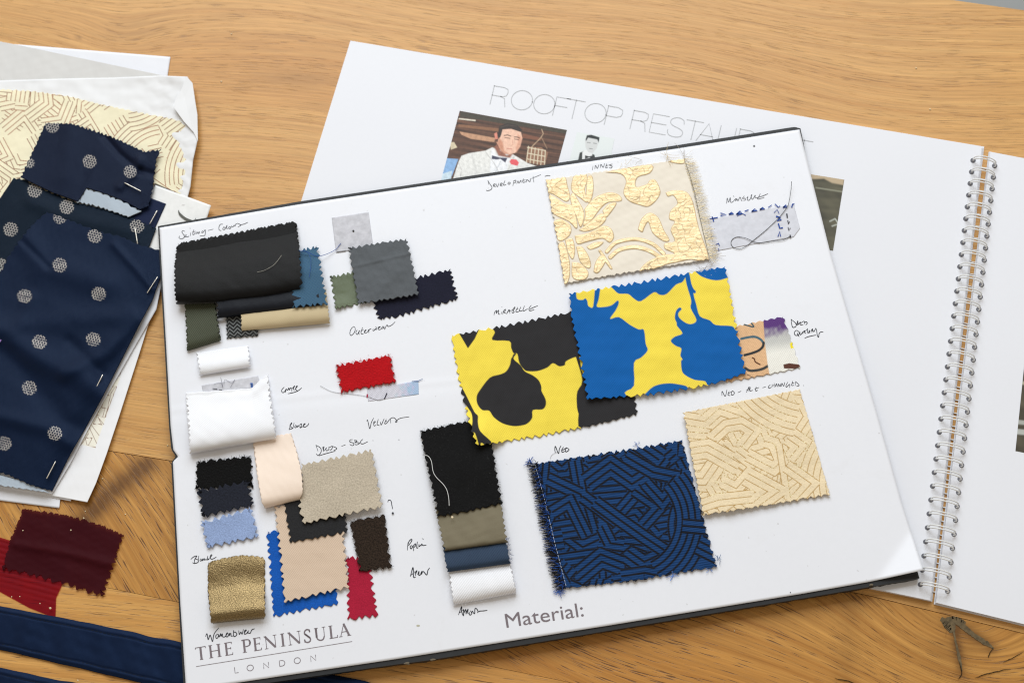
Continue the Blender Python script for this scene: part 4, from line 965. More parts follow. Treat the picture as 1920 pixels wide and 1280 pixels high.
swatch('large white crepe swatch folded over at the left edge of the board', [(347, 736), (503, 701), (517, 822), (355, 850.5)], F_white, 1.6, sides='lr', roll=6.6, under=True, per=10.5, amp=4.2, rr=.24, wr=.35,
       lift=lambda u, v, x, y: -1.2 * sst(.5, 0, v) + 1.2 * np.exp(-((v - .10) / .1) ** 2) * u, teeth={'l': (10.5, 4.4), 'r': (11, 4.4), 't': (16, 1.2)},
       edges={'t': [(347, 736), (422, 731), (472, 727), (488, 711), (503, 701)], 'r': [(503, 701), (509, 750), (517, 800), (518, 822)]})
swatch('small bright red velvet swatch in the middle of the board', [(628, 683), (733, 664), (742.5, 716), (639, 737.5)], F_red, 1.5, per=13, amp=4.2, jit=.55, thick=.0012, wr=.25)
swatch('black fleece swatch, top of the dark trio on the left', [(367.5, 864), (471, 852), (475, 914), (366, 918)], F_fleece, 1.2, per=15.5, amp=6.2, jit=.75, thick=.0010)
swatch('charcoal blue crepe swatch between black fleece and sky blue', [(366.5, 917), (468, 898), (477, 948), (378, 972)], F_dnavy, 2.2, per=15.5, amp=6, jit=.35, thick=.0008)
swatch('sky blue crepe swatch below the charcoal blue one', [(373, 977), (473, 949.5), (487, 1007), (388, 1029)], F_sky, 2.8, per=15, amp=5.4, jit=.3, lift=lambda u, v, x, y: -1.2 * v)
swatch('royal blue crepe swatch behind the nude one', [(498, 996), (621, 974), (634.5, 1133), (512, 1157.5)], F_royal, .6, per=13.5, amp=4.8)
swatch('crimson crepe swatch at the bottom, partly under the brown one', [(647, 1040), (694, 1045), (710, 1156), (651, 1163.5)], F_crim, .6, per=15.5, amp=5.4)
swatch('nude beige crepe swatch lying on the royal blue one', [(513, 949), (640, 930), (655.5, 1103), (532, 1130)], F_sand, 1.7, per=15.5, amp=5, lift=lambda u, v, x, y: .5 * v)
swatch('charcoal crepe swatch mostly hidden under the taupe square', [(530, 935), (645, 922), (653, 999), (543, 1018)], F_char, 2.5, per=15, amp=5.4)
swatch('dark brown boucle swatch right of the charcoal one', [(655, 975), (722, 963), (735.5, 1064), (673, 1072)], F_brown, 1.8, per=17, amp=5.6, jit=.5, thick=.0009)
swatch('pale blush satin swatch rolled under beside the large white one', [(473, 822), (546, 811), (564, 937), (496, 953)], F_pink, 1.0, teeth={'l': (11, 2.6), 'r': (11, 2.2), 't': (13, 3)}, roll=5.6, rr=.16, under=True,
       edges={'r': [(546, 811), (557, 846), (566, 885), (568.5, 920), (563, 937)], 'l': [(473, 822), (482, 895), (490, 940), (496, 953)]})
swatch('taupe crepe square below the dress note', [(563.5, 869), (698, 840), (720, 952), (566, 983)], F_taupe, 3.6, per=15.5, amp=5, edges={'l': [(563.5, 869), (564, 910), (558, 950), (568, 983)]}, lift=lambda u, v, x, y: .5 * v)
swatch('gold metallic swatch rolled under at the lower left of the board', [(389, 1053), (497, 1044), (498, 1158), (395, 1168)], F_gold, 1.2, sides='tlr', roll=.4, under=True, per=14.2, amp=3.6, rr=.17,
       edges={'t': [(389, 1053), (420, 1045), (451, 1040), (475, 1041), (497, 1045)], 'l': [(389, 1053), (389, 1110), (395, 1168)]}, lift=lambda u, v, x, y: np.where(v < .84, 5.4 * sst(.42, .86, v), 5.4 * np.sqrt(np.clip(1 - ((v - .84) / .165) ** 2, 0, 1))) + .3 * np.sin(v * 13) * sst(.6, .3, v))
# apron column
swatch('white twill apron swatch rolled under, bottom of the column', [(838, 1058), (956, 1043), (969, 1111), (850, 1134)], F_wtwill, .7, sides='lr', roll=4.6, per=10, amp=3.4, rr=.28, under=True, jit=.3)
swatch('dark navy twill swatch rolled under above the white twill', [(829, 1022), (948, 1004), (957.5, 1056), (838, 1072)], F_ntwill, 2.0, sides='lr', roll=4.2, per=10.5, amp=3, rr=.22, jit=.3)
swatch('olive poplin swatch between black wool and navy twill', [(815, 950), (939, 932), (953, 1016.5), (831.5, 1033)], F_poplin, 3.2, sides='lr', roll=3.0, per=10.8, amp=4.4, rr=.12, wr=.35)
swatch('tall black wool swatch with white lint in the middle of the board', [(786, 806), (914, 780), (943, 945), (820, 970)], F_wool, 5.0, per=14.5, amp=5, jit=.5, thick=.001, wr=.3,
       lift=lambda u, v, x, y: -3.6 * sst(.6, 0, v))

def fuzz(o, outline, n, ln, c, z, seed):
    r = np.random.default_rng(seed); mb = MB(); q = resamp(list(outline) + [outline[0]], n); cen = q.mean(0)
    for x, y in q:
        d_ = np.array([x, y]) - cen; a = math.atan2(d_[1], d_[0]) + r.normal(0, .9); l = ln * r.uniform(.3, 1.2); t = np.linspace(0, 1, 4)[:, None]
        pts = np.array([x, y]) - 2.5 * d_ / np.hypot(*d_) + np.array([math.cos(a), math.sin(a)]) * l * t + r.normal(0, 1.2, 2) * t ** 2
        tube(mb, P(pts[:, 0], pts[:, 1], ZB + z * MM + 0 * pts[:, 0]), .00009, n=3, c=c)
    mb.build('frayed_edge', M_thread, o)


_sw = {q['label']: q for q in C.objects if q.get('label')}
for key, ol, n_, ln, cc, z in (('black fleece', [(369, 866), (470, 854), (474, 914), (367, 917)], 240, 5, (.01, .01, .01), 1.0), ('tall black wool', [(787, 807), (914, 781), (942, 944), (821, 969)], 320, 5, (.03, .03, .03), 1.5),
                               ('small bright red', [(629, 684), (732, 665), (741, 716), (640, 736)], 200, 4.5, (.5, .01, .02), 1.2), ('dark brown boucle', [(656, 976), (721, 964), (734, 1063), (674, 1071)], 200, 4.5, (.05, .032, .02), 1.4),
                               ('white twill', [(838, 1060), (956, 1045), (968, 1111), (851, 1133)], 120, 6, (.85, .86, .9), 2.0), ('dark navy twill', [(948, 1006), (956, 1055), (957, 1056), (949, 1010)], 40, 9, (.03, .06, .2), 2.0)):
    o_ = next(v for k_, v in _sw.items() if key in k_); fuzz(o_, ol, n_, ln, cc, z, len(key))

# ------------------------------------------------------------------ printed swatches
YEL, BLK, BLU = K((240, 216, 78)), K((42, 41, 43)), K((8, 92, 166))
z1 = lambda q: zz(820, 560, 4.2675, q)
PB = [z1(q) for q in ([(165, 262), (200, 230), (345, 220), (300, 320), (245, 397), (200, 320)],
      [(445, 180), (1080, 70), (1500, 20), (1500, 560), (1200, 470), (1110, 465), (1030, 500), (1020, 530), (975, 540), (925, 515), (880, 550), (800, 578), (720, 578), (690, 560), (655, 510), (640, 440), (610, 435), (590, 390), (575, 338), (440, 330), (460, 270), (440, 235)],
      [(597, 470), (612, 440), (632, 440), (610, 480), (665, 530), (700, 580), (760, 610), (810, 650), (832, 700), (835, 740), (865, 800), (868, 850), (840, 885), (765, 890), (760, 950), (730, 990), (690, 1010), (610, 1018), (520, 995), (450, 945), (415, 895), (360, 890), (320, 840), (315, 780), (340, 730), (420, 630), (500, 605), (550, 580), (580, 530), (590, 480)],
      [(1105, 455), (1135, 455), (1175, 620), (1300, 560), (1900, 500), (1900, 1100), (1200, 1060), (1130, 920), (1115, 830), (1120, 740), (1160, 650)],
      [(185, 715), (200, 715), (245, 800), (297, 905), (325, 935), (325, 990), (345, 1060), (430, 1140), (420, 1165), (385, 1170), (350, 1150), (340, 1190), (300, 1070), (270, 1095), (250, 1085), (275, 1020), (280, 960), (265, 900), (185, 790)])]


PB = [PB[0]] + [smooth_line(np.vstack([np.array(p), p[:1]]), 3) for p in PB[1:]]


def c_yb(X, Y, U, V):
    c = colorize(X.shape, YEL)
    for p in PB: c = paint(c, sdf(X, Y, p), BLK, .7)
    # pale raw specks of lint on the black parts
    return c


swatch('yellow cotton swatch printed with black flowers, left of the blue flowered one', [(845, 628), (1165, 564), (1197, 777), (893, 836)], F_print, 1.0, per=14.2, amp=4.6, step=1.1, cf=c_yb, wr=.25,
       edges={'l': [(845, 628), (856, 700), (866, 745), (880, 800), (893, 836)], 'b': [(893, 836), (928, 832), (1021, 818), (1099, 801), (1197, 777)]}, lift=lambda u, v, x, y: 4.9 * sst(70, 15, np.hypot(x - 893, y - 836)) * 1 + 3.0 * sst(60, 0, np.hypot(x - 880, y - 800)))
z2 = lambda q: zz(1040, 480, 4.571, q)
PBL = [z2(q) for q in ([(110, 380), (135, 300), (180, 290), (190, 365), (240, 375), (262, 362), (280, 385), (285, 420), (300, 435), (330, 430), (350, 260), (388, 270), (385, 320), (375, 380), (362, 434), (430, 435), (490, 420), (540, 380), (548, 410), (520, 470), (475, 538), (550, 522), (640, 585), (720, 628), (765, 632), (780, 750), (797, 808), (740, 870), (680, 915), (680, 1110), (600, 1170), (640, 1270), (250, 1270), (60, 900), (60, 500)],
       [(470, 250), (600, 210), (1090, 120), (1102, 215), (1040, 245), (960, 325), (900, 332), (850, 310), (740, 387), (680, 365), (630, 325), (550, 322), (510, 290)],
       [(1180, 100), (1215, 140), (1260, 175), (1330, 200), (1400, 208), (1470, 190), (1540, 160), (1500, 40), (1280, 50)],
       [(1110, 120), (1150, 140), (1170, 230), (1190, 280), (1210, 300), (1205, 320), (1190, 325), (1215, 420), (1245, 515), (1330, 550), (1380, 590), (1520, 600), (1560, 640), (1680, 660), (1720, 1000), (1640, 1130), (1340, 1115), (1290, 1072), (1200, 1060), (1120, 1020), (1090, 980), (1083, 900), (1095, 885), (1077, 850), (1085, 790), (1040, 770), (995, 728), (1030, 690), (1095, 662), (1050, 600), (1045, 570), (1030, 530), (1040, 470), (1070, 440), (1088, 455), (1060, 490), (1070, 530), (1130, 575), (1180, 580), (1215, 545), (1165, 445), (1170, 380), (1130, 240)],
       [(770, 1185), (850, 1115), (960, 1090), (1060, 1098), (1145, 1130), (1100, 1250), (780, 1280)])]


PBL = [smooth_line(np.vstack([np.array(p), p[:1]]), 3) for p in PBL]


def c_bl(X, Y, U, V):
    c = colorize(X.shape, YEL)
    for p in PBL: c = paint(c, sdf(X, Y, p), BLU, .7)
    return c


swatch('yellow cotton swatch printed with blue flowers, overlapping the black flowered one', [(1066, 549.5), (1361, 498), (1400, 700), (1100, 749)], F_print, 2.4, per=14.6, amp=4.8, step=1.1, cf=c_bl, wr=.3,
       edges={'l': [(1066, 549.5), (1071, 600), (1080, 645), (1100, 749)], 'b': [(1100, 749), (1176, 745), (1228, 741), (1300, 729), (1345, 719), (1400, 700)]}, lift=lambda u, v, x, y: .6 * (1 - u) * v)
z3 = lambda q: zz(1360, 560, 8.0, q)


def c_mix(X, Y, U, V):
    c = colorize(X.shape, K((222, 180, 138))) * (1 + .05 * vnoise(X, Y, 9, 8, 2))[..., None]
    for pts, w, cc in (([(235, 370), (330, 400), (425, 420), (375, 345)], 22, (60, 86, 96)), ([(240, 600), (330, 580), (440, 570), (530, 610), (575, 670)], 36, (76, 106, 120)),
                       ([(290, 845), (400, 815), (500, 775), (560, 720), (575, 660)], 38, (48, 52, 56)), ([(300, 1040), (360, 1075), (450, 1075), (560, 1050), (650, 1000)], 40, (64, 66, 66)),
                       ([(405, 885), (435, 900), (450, 945), (520, 985)], 20, (88, 50, 30)), ([(330, 1140), (375, 1155)], 12, (70, 40, 30))):
        q = smooth_line(z3(pts), 4); c = paint(c, pdist(X, Y, q) - w / 16, col(*cc), .6)
    # right half: purple fading into ivory (dyed gradient)
    g = np.clip((Y - (597 + (X - 1436) * -.12)) / 100, 0, 1)
    pur, gr, iv = np.array(K((92, 58, 122))), np.array(K((196, 196, 192))), np.array(K((236, 234, 226)))
    k1 = sst(.16, .40, g + .05 * vnoise(X, Y, 20, 2, 2))[..., None]; k2 = sst(.42, .7, g)[..., None]
    cr = (pur * (1 - k1) + gr * k1) * (1 - k2) + iv * k2
    bx_ = np.interp(Y, [590, 640, 680, 720], [1430.5, 1434, 1439, 1446])
    k = sst(-.8, .8, X - bx_)[..., None]
    c = c * (1 - k) + cr * k
    c = paint(c, sdf(X, Y, z3([(970, 670), (1000, 650), (1050, 690), (1040, 730), (980, 750)])), K((240, 220, 40)), .7)
    c = paint(c, sdf(X, Y, z3([(870, 985), (960, 965), (1110, 985), (1125, 1020), (1060, 1050), (880, 1045)])), K((92, 56, 44)), .7)
    return c


swatch('small peach and purple printed swatch under the right corner of the blue flowered one', [(1350, 616), (1470, 592), (1502, 690), (1362, 718)], F_print, .8, per=14, amp=3.6, step=1.0, cf=c_mix, wr=.15)


# ---- maze patterns
def stack(X, Y, mask, pts, half, sp, lw, offs=0.0):
    pts = np.asarray(pts, float); n = len(pts) - 1
    dc, dp, tt_ = [], [], []
    for a, b in zip(pts[:-1], pts[1:]):
        e = b - a; l2 = max(e @ e, 1e-9); t = ((X - a[0]) * e[0] + (Y - a[1]) * e[1]) / l2
        tc = np.clip(t, 0, 1); dc.append(np.hypot(X - a[0] - tc * e[0], Y - a[1] - tc * e[1]))
        dp.append(np.abs((X - a[0]) * e[1] - (Y - a[1]) * e[0]) / math.sqrt(l2)); tt_.append(t)
    dc, dp, tt_ = np.array(dc), np.array(dp), np.array(tt_)
    i = dc.argmin(0); tk_ = np.take_along_axis(tt_, i[None], 0)[0]; d = np.take_along_axis(dp, i[None], 0)[0]
    j2 = np.clip(i + 1, 0, n - 1); j1 = np.clip(i - 1, 0, n - 1)
    d = np.where((tk_ > 1) & (i < n - 1), np.maximum(d, np.take_along_axis(dp, j2[None], 0)[0]), d)
    d = np.where((tk_ < 0) & (i > 0), np.maximum(d, np.take_along_axis(dp, j1[None], 0)[0]), d)
    bad = ((i == 0) & (tk_ < 0)) | ((i == n - 1) & (tk_ > 1))
    ins = ~bad & (d < half + lw * .6)
    q = np.abs(((d / sp + offs + .5) % 1) - .5) * sp
    q = np.where(d > half - sp * .3, np.minimum(q, np.abs(d - half)), q)
    line = sst(lw * .5 + .5, lw * .5 - .5, q)
    return np.where(ins, line, mask)


def maze(X, Y, box, n, sp, lw, seed, dirs=(8, 62, -38, 95, 35, -12), extras=(), scale=1.0):
    r = random.Random(seed); m = np.zeros(X.shape); x0, y0, x1, y1 = box
    def one(pts, k, offs):
        nonlocal m
        half = sp * k
        xs = [p[0] for p in pts]; ys = [p[1] for p in pts]
        s_ = (X > min(xs) - half - 3) & (X < max(xs) + half + 3) & (Y > min(ys) - half - 3) & (Y < max(ys) + half + 3)
        if not s_.any(): return
        m[s_] = stack(X[s_], Y[s_], m[s_], pts, half, sp, lw, offs)
    for i in range(n):
        cx, cy = r.uniform(x0, x1), r.uniform(y0, y1); a = math.radians(r.choice(dirs) + r.uniform(-4, 4)); L_ = r.uniform(28, 70) * scale
        pts = [(cx - L_ * math.cos(a), cy - L_ * math.sin(a)), (cx, cy)]
        if r.random() < .6:
            a2 = a + math.radians(r.choice((-95, -60, 60, 95))); L2 = r.uniform(20, 55) * scale
            pts.append((cx + L2 * math.cos(a2), cy + L2 * math.sin(a2)))
        k = r.choice((1, 1.5, 1.5, 2, 2.5))
        one(pts, k, 0.0 if k == int(k) else .5)
    for pts, k in extras: one(pts, k, 0.0 if k == int(k) else .5)
    return m


def arcp(cx, cy, r_, a0, a1, n=16):
    return [(cx + r_ * math.cos(t), cy + r_ * math.sin(t)) for t in np.radians(np.linspace(a0, a1, n))]


z7 = lambda q: zz(960, 800, 4.0, q)
BX = [(z7([(230, 560), (515, 505)]), 1), (z7([(515, 505), (860, 480)]), 2), (z7([(515, 505), (470, 250)]), 1), (z7([(515, 505), (270, 390)]), 1), (z7([(515, 505), (600, 780)]), 1), (z7([(530, 520), (760, 690), (930, 500)]), 1),
      (z7([(300, 640), (430, 560), (560, 820)]), 1), (z7([(620, 560), (800, 690), (1000, 830), (1200, 960)]), 1), (z7([(560, 420), (740, 290), (900, 400), (1010, 330)]), 1.5), (z7([(850, 220), (1060, 340), (1250, 380)]), 1), (z7([(920, 470), (1110, 600), (980, 740)]), 1),
      (z7([(1000, 420), (1130, 560), (1240, 420), (1230, 540)]), 1), (arcp(1345, 985, 62, 150, 262), 2.5), (arcp(1180, 975, 118, -42, 62), 2.5), (z7([(1400, 880), (1560, 960)]), 1.5), (z7([(1280, 740), (1520, 760)]), 1)]


def c_maze(dark, base, args, glint=None):
    def f(X, Y, U, V):
        m = maze(X, Y, *args[0], **args[1])[..., None]
        if glint is not None:
            g = (np.random.default_rng(3).random(X.shape) > .72)[..., None] * sst(-.2, .5, vnoise(X, Y, 60, 6, 2))[..., None]  # random pale specks paint the gold thread's sparkle into the line colour
            return np.array(base) * (1 - m) + (np.array(dark) * (1 - g) + np.array(glint) * g) * m
        return np.array(base) * (1 - m) + np.array(dark) * m
    return f


def fringe(poly, ln, n, seed, cols, z, w=.9, spread=.25, curl=2.0, dirx=-1, dy=0.0):
    """loose thread ends along an unravelled edge"""
    r = np.random.default_rng(seed); mb = MB(); q = resamp(poly, n)
    for i, (x, y) in enumerate(q):
        a = r.normal(0, spread) + dy; l = ln * r.uniform(.65, 1.15); ww = w * r.uniform(.7, 1.3)
        p0 = np.array([x + r.uniform(0, 3) * -dirx, y + r.normal(0, 1)]); d_ = np.array([dirx * math.cos(a), math.sin(a)])
        nn = np.array([-d_[1], d_[0]]); bend = r.normal(0, curl)
        t = np.linspace(0, 1, 6); pts = p0 + d_ * l * t[:, None] + nn * bend * (t ** 2)[:, None]
        zt = z + (r.uniform(-.2, .9) * t + .15) * MM
        c = cols(i, n, r)
        w3 = P(pts[:, 0], pts[:, 1], zt)
        tube(mb, w3, ww * .5 * PXM, n=4, c=c, taper=np.linspace(1, .4, 6))
    return mb


lab = 'royal blue swatch with a black maze weave and a frayed black left edge'
o, _, _ = swatch(lab, [(1003, 868), (1279, 824), (1345.5, 1062), (1054, 1103)], F_blue, 1.3, per=13.5, amp=3.6, jit=.6, step=1.05, wr=.3, thick=.0009,
                 cf=c_maze((.004, .005, .010), K((15, 56, 104)), (((995, 820, 1350, 1110), 125, 12.0, 4.0, 17), dict(extras=BX))), edges={'b': [(1054, 1103), (1200, 1088), (1345.5, 1062)]},
                 teeth={'t': (15, 3.6), 'r': (15, 3.6), 'b': (15.5, 3.4)})
mb = fringe([(1005, 868), (1018, 930), (1036, 1020), (1056, 1102)], 19, 430, 5, lambda i, n, r: (.012, .012, .014) if (i // 9) % 4 or r.random() < .4 else (.02, .08, .32), ZB + .0013, w=1.3, spread=.22, dy=.05)
mb2 = fringe([(1008, 866), (1021, 930), (1039, 1020), (1058, 1102)], 12, 200, 6, lambda i, n, r: (.02, .075, .30) if (i // 7) % 2 else (.012, .012, .016), ZB + .0022, w=1.4, spread=.7)
for a_ in ('v', 'f4', 'f3', 'm3', 'm4', 'c', 'uv', 'm'):
    pass
o2 = mb.build('fringe', M_thread, o); o3 = mb2.build('fringe', M_thread, o)
mb = MB()
for k in range(34):
    t0 = k / 34; q = resamp([(1004, 872), (1022, 940), (1041, 1020), (1062, 1100)], [t0, t0 + .017]); ribbon(mb, q, .8, ZB + .0026, c=(.5, .56, .68))
mb.build('stitching', M_thread, o)
# stray tufts
mb = MB(); r = np.random.default_rng(4)
for cx, cy, sp_, cc, n_ in ((994, 864, 5, (.06, .14, .45), 20), (1048, 1108, 6, (.08, .17, .5), 22), (1262, 1078, 5, (.15, .3, .7), 12), (1329, 1066, 4, (.15, .3, .7), 10), (1195, 833, 4, (.2, .3, .6), 8), (1348, 1046, 5, (.1, .2, .4), 6)):
    mb = MB()
    for _ in range(n_):
        a = r.uniform(0, 6.28); l = sp_ * r.uniform(.8, 2); t = np.linspace(0, 1, 5)[:, None]
        pts = np.array([cx, cy]) + r.normal(0, 1.5, 2) + np.array([math.cos(a), math.sin(a)]) * l * t + r.normal(0, 1.5, 2) * t ** 2
        tube(mb, P(pts[:, 0], pts[:, 1], ZB + .0004 + .0008 * t[:, 0]), .00013, n=4, c=cc)
    mb.build('thread_tuft', M_thread, o)

CX = [(arcp(1520, 640, 150, 100, 158, 14), 2.5), (arcp(1640, 905, 110, 160, 215), 2.5), (zz(1240, 700, 4.267, [(420, 510), (520, 420), (640, 400), (740, 460), (640, 590)]), 1), (zz(1240, 700, 4.267, [(230, 620), (370, 600), (620, 740)]), 1.5),
      (zz(1240, 700, 4.267, [(600, 620), (760, 740), (600, 920), (480, 860)]), 1), (zz(1240, 700, 4.267, [(830, 540), (900, 560), (960, 700), (900, 760), (690, 650)]), 1), (zz(1240, 700, 4.267, [(940, 560), (1010, 1000)]), .5),
      (zz(1240, 700, 4.267, [(680, 820), (900, 940), (760, 1040)]), 1.5), (zz(1240, 700, 4.267, [(1000, 740), (1200, 880), (1080, 1010)]), 1), (zz(1240, 700, 4.267, [(240, 1080), (460, 1010), (740, 980)]), 1)]
lab = 'cream swatch with a gold thread maze weave, lower right of the board'
swatch(lab, [(1280, 773), (1500, 729), (1557, 928), (1318, 967)], F_cream, 3.2, per=10, amp=2.4, jit=.5, step=1.05, wr=.3, thick=.0009,
       cf=c_maze(K((172, 132, 62)), K((232, 213, 178)), (((1275, 725, 1560, 970), 90, 12.2, 1.3, 23), dict(extras=CX, scale=1.05)), glint=(1, .93, .6)), teeth={'l': (14, 3.2), 'b': (15, 3.6), 'r': (12, 1.4), 't': (11, 1.0)},
       lift=lambda u, v, x, y: -1.6 * u)
# gold brocade
z4 = lambda q: zz(880, 270, 3.84, q)
GP = [[(545, 245), (640, 230), (690, 240), (705, 300), (725, 380), (700, 415), (650, 390), (600, 360), (555, 340)], [(735, 290), (760, 220), (830, 205), (850, 260), (830, 330), (850, 420), (800, 390), (740, 340)], [(855, 230), (885, 235), (893, 330), (870, 420), (842, 400), (845, 300)],
      [(725, 380), (750, 352), (790, 420), (822, 480), (825, 540), (800, 600), (770, 520), (740, 450)], [(560, 350), (620, 385), (690, 430), (740, 445), (775, 560), (770, 610), (720, 560), (600, 500), (575, 430)], [(830, 470), (900, 390), (1000, 350), (1075, 365), (1095, 410), (1000, 420), (940, 470), (880, 550), (820, 590), (835, 520)],
      [(960, 480), (1010, 430), (1060, 425), (1020, 490), (980, 530)], [(790, 620), (870, 560), (950, 500), (985, 540), (930, 600), (840, 630)], [(600, 560), (660, 540), (730, 590), (720, 660), (650, 700), (620, 640)],
      [(760, 660), (860, 640), (960, 590), (1020, 610), (1040, 670), (1010, 710), (960, 680), (860, 700), (780, 720)], [(845, 740), (900, 710), (965, 705), (930, 740), (870, 760)], [(640, 720), (680, 710), (720, 840), (720, 960), (690, 1015), (660, 980), (650, 840)],
      [(690, 690), (740, 680), (760, 760), (745, 830), (710, 780)], [(770, 740), (810, 740), (855, 800), (875, 870), (855, 895), (800, 850)], [(740, 850), (800, 860), (855, 920), (840, 970), (780, 980), (740, 950)], [(895, 920), (910, 850), (950, 800), (985, 830), (950, 900), (920, 930)],
      [(930, 770), (948, 765), (1025, 885), (1010, 892)], [(980, 205), (1100, 180), (1310, 150), (1300, 210), (1210, 240), (1200, 310), (1280, 290), (1300, 262), (1340, 262), (1375, 340), (1350, 400), (1290, 450), (1230, 440), (1150, 410), (1110, 350), (1130, 270), (1090, 215)],
      [(1430, 125), (1540, 95), (1545, 140), (1480, 138)], [(1415, 350), (1470, 335), (1560, 345), (1610, 420), (1650, 600), (1725, 840), (1600, 830), (1500, 850), (1410, 870), (1260, 930), (1225, 915), (1280, 850), (1390, 800), (1480, 790), (1410, 755), (1410, 715), (1480, 700), (1450, 620), (1480, 560), (1440, 540), (1450, 480), (1500, 430), (1470, 370), (1430, 378)],
      [(1215, 615), (1240, 540), (1300, 495), (1360, 530), (1400, 620), (1440, 690), (1400, 700), (1320, 640), (1290, 560), (1260, 600), (1245, 635)]]
GS = [([(990, 775), (1060, 708), (1200, 685), (1320, 720), (1400, 790)], 26), ([(1015, 815), (1080, 762), (1190, 742), (1290, 765), (1370, 812)], 28)]


def brocade(X, Y):
    d = np.full(X.shape, 1e9)
    for p in GP:
        q = np.array(z4(p)); d = np.minimum(d, sdf(X, Y, smooth_line(np.vstack([q, q[:1]]), 3)))
    for p, w in GS: d = np.minimum(d, pdist(X, Y, smooth_line(z4(p), 4)) - w / 7.68)
    m = sst(.8, -.8, d)
    m = m * (1 - .45 * sst(.075, .03, np.abs(vnoise(X, Y, 30, 51, 2))) * sst(-2.5, -5, d))
    return m, m * (.32 + .10 * vnoise(X * .25, Y * 1.6, 13, 31, 3))


m, nt, b = newmat('gold_brocade'); Lk = nt.links.new
at = N(nt, 'ShaderNodeAttribute', attribute_name='mask'); uvn = N(nt, 'ShaderNodeUVMap')
mp = N(nt, 'ShaderNodeMapping'); mp.inputs['Scale'].default_value = (260, 1300, 1); Lk(uvn.outputs[0], mp.inputs[0])
no = N(nt, 'ShaderNodeTexNoise', ins={'Scale': 1.0, 'Detail': 4.0, 'Roughness': .75}); Lk(mp.outputs[0], no.inputs['Vector'])
gc = N(nt, 'ShaderNodeValToRGB'); Lk(no.outputs[0], gc.inputs[0]); e = gc.color_ramp.elements
e[0].position = .28; e[0].color = (.66, .45, .2, 1); e[1].position = .7; e[1].color = (.98, .84, .56, 1)
mid = gc.color_ramp.elements.new(.48); mid.color = (.88, .66, .36, 1)
cc_ = mixc(nt, at.outputs['Fac'], K((232, 223, 208)), gc.outputs[0])
edge = math_n(nt, 'MULTIPLY', math_n(nt, 'MULTIPLY', at.outputs['Fac'], math_n(nt, 'SUBTRACT', 1.0, at.outputs['Fac'])), 1.9)
cc_ = mixc(nt, edge, cc_, (.36, .22, .07)); Lk(cc_, b.inputs['Base Color'])
Lk(math_n(nt, 'MULTIPLY', at.outputs['Fac'], .15), b.inputs['Metallic'])
Lk(math_n(nt, 'MULTIPLY_ADD', at.outputs['Fac'], -.4, .8), b.inputs['Roughness'])
bn = N(nt, 'ShaderNodeBump', ins={'Strength': .5, 'Distance': .0004}); Lk(math_n(nt, 'MULTIPLY', no.outputs[0], at.outputs['Fac']), bn.inputs['Height']); Lk(bn.outputs[0], b.inputs['Normal'])
F_broc = m
o, _, _ = swatch('large cream brocade swatch with raised gold leaves and a frayed right edge', [(1023, 337), (1283, 297), (1332, 486), (1058, 532)], F_broc, 1.6, step=1.05, wr=.3, thick=.0009, mf=brocade,
                 teeth={'l': (11.5, 3.0), 'b': (13, 2.2), 't': (12, 1.6)}, jit=.3)
mb = fringe([(1282, 298), (1299, 350), (1316, 425), (1331, 485)], 22, 300, 8, lambda i, n, r: (1, .84, .5) if r.random() < .3 else (.95, .89, .78), ZB + .0014, w=1.0, spread=.3, dirx=1, dy=-.1, curl=3)
mb.build('fringe', M_thread, o)
mb = MB(); ribbon(mb, smooth_line([(1283, 297), (1300, 352), (1316, 425), (1331, 486)], 6), .9, ZB + .0026, c=(.10, .085, .06), taper=.3)
mb.build('stitching', M_thread, o)
mb = MB(); r = np.random.default_rng(12)
for cx, cy, n_, sp_, cc in ((1250, 290, 9, 16, (.75, .62, .4)), (1170, 310, 5, 9, (.9, .8, .6)), (1282, 290, 5, 14, (.5, .45, .4)), (1320, 508, 14, 16, (.7, .7, .72)), (1335, 495, 8, 12, (.6, .55, .5)), (1200, 300, 2, 16, (.55, .5, .42)), (1345, 480, 5, 14, (.5, .45, .4))):
    mb = MB()
    for _ in range(n_):
        a = r.uniform(0, 6.28); l = sp_ * r.uniform(.6, 1.5); t = np.linspace(0, 1, 6)[:, None]
        pts = np.array([cx, cy]) + r.normal(0, 2.5, 2) + np.array([math.cos(a), math.sin(a)]) * l * t + r.normal(0, 4, 2) * t ** 2
        tube(mb, P(pts[:, 0], pts[:, 1], ZB + .0012 + .0012 * t[:, 0]), .00011, n=4, c=cc)
    mb.build('thread_tuft', M_thread, o)

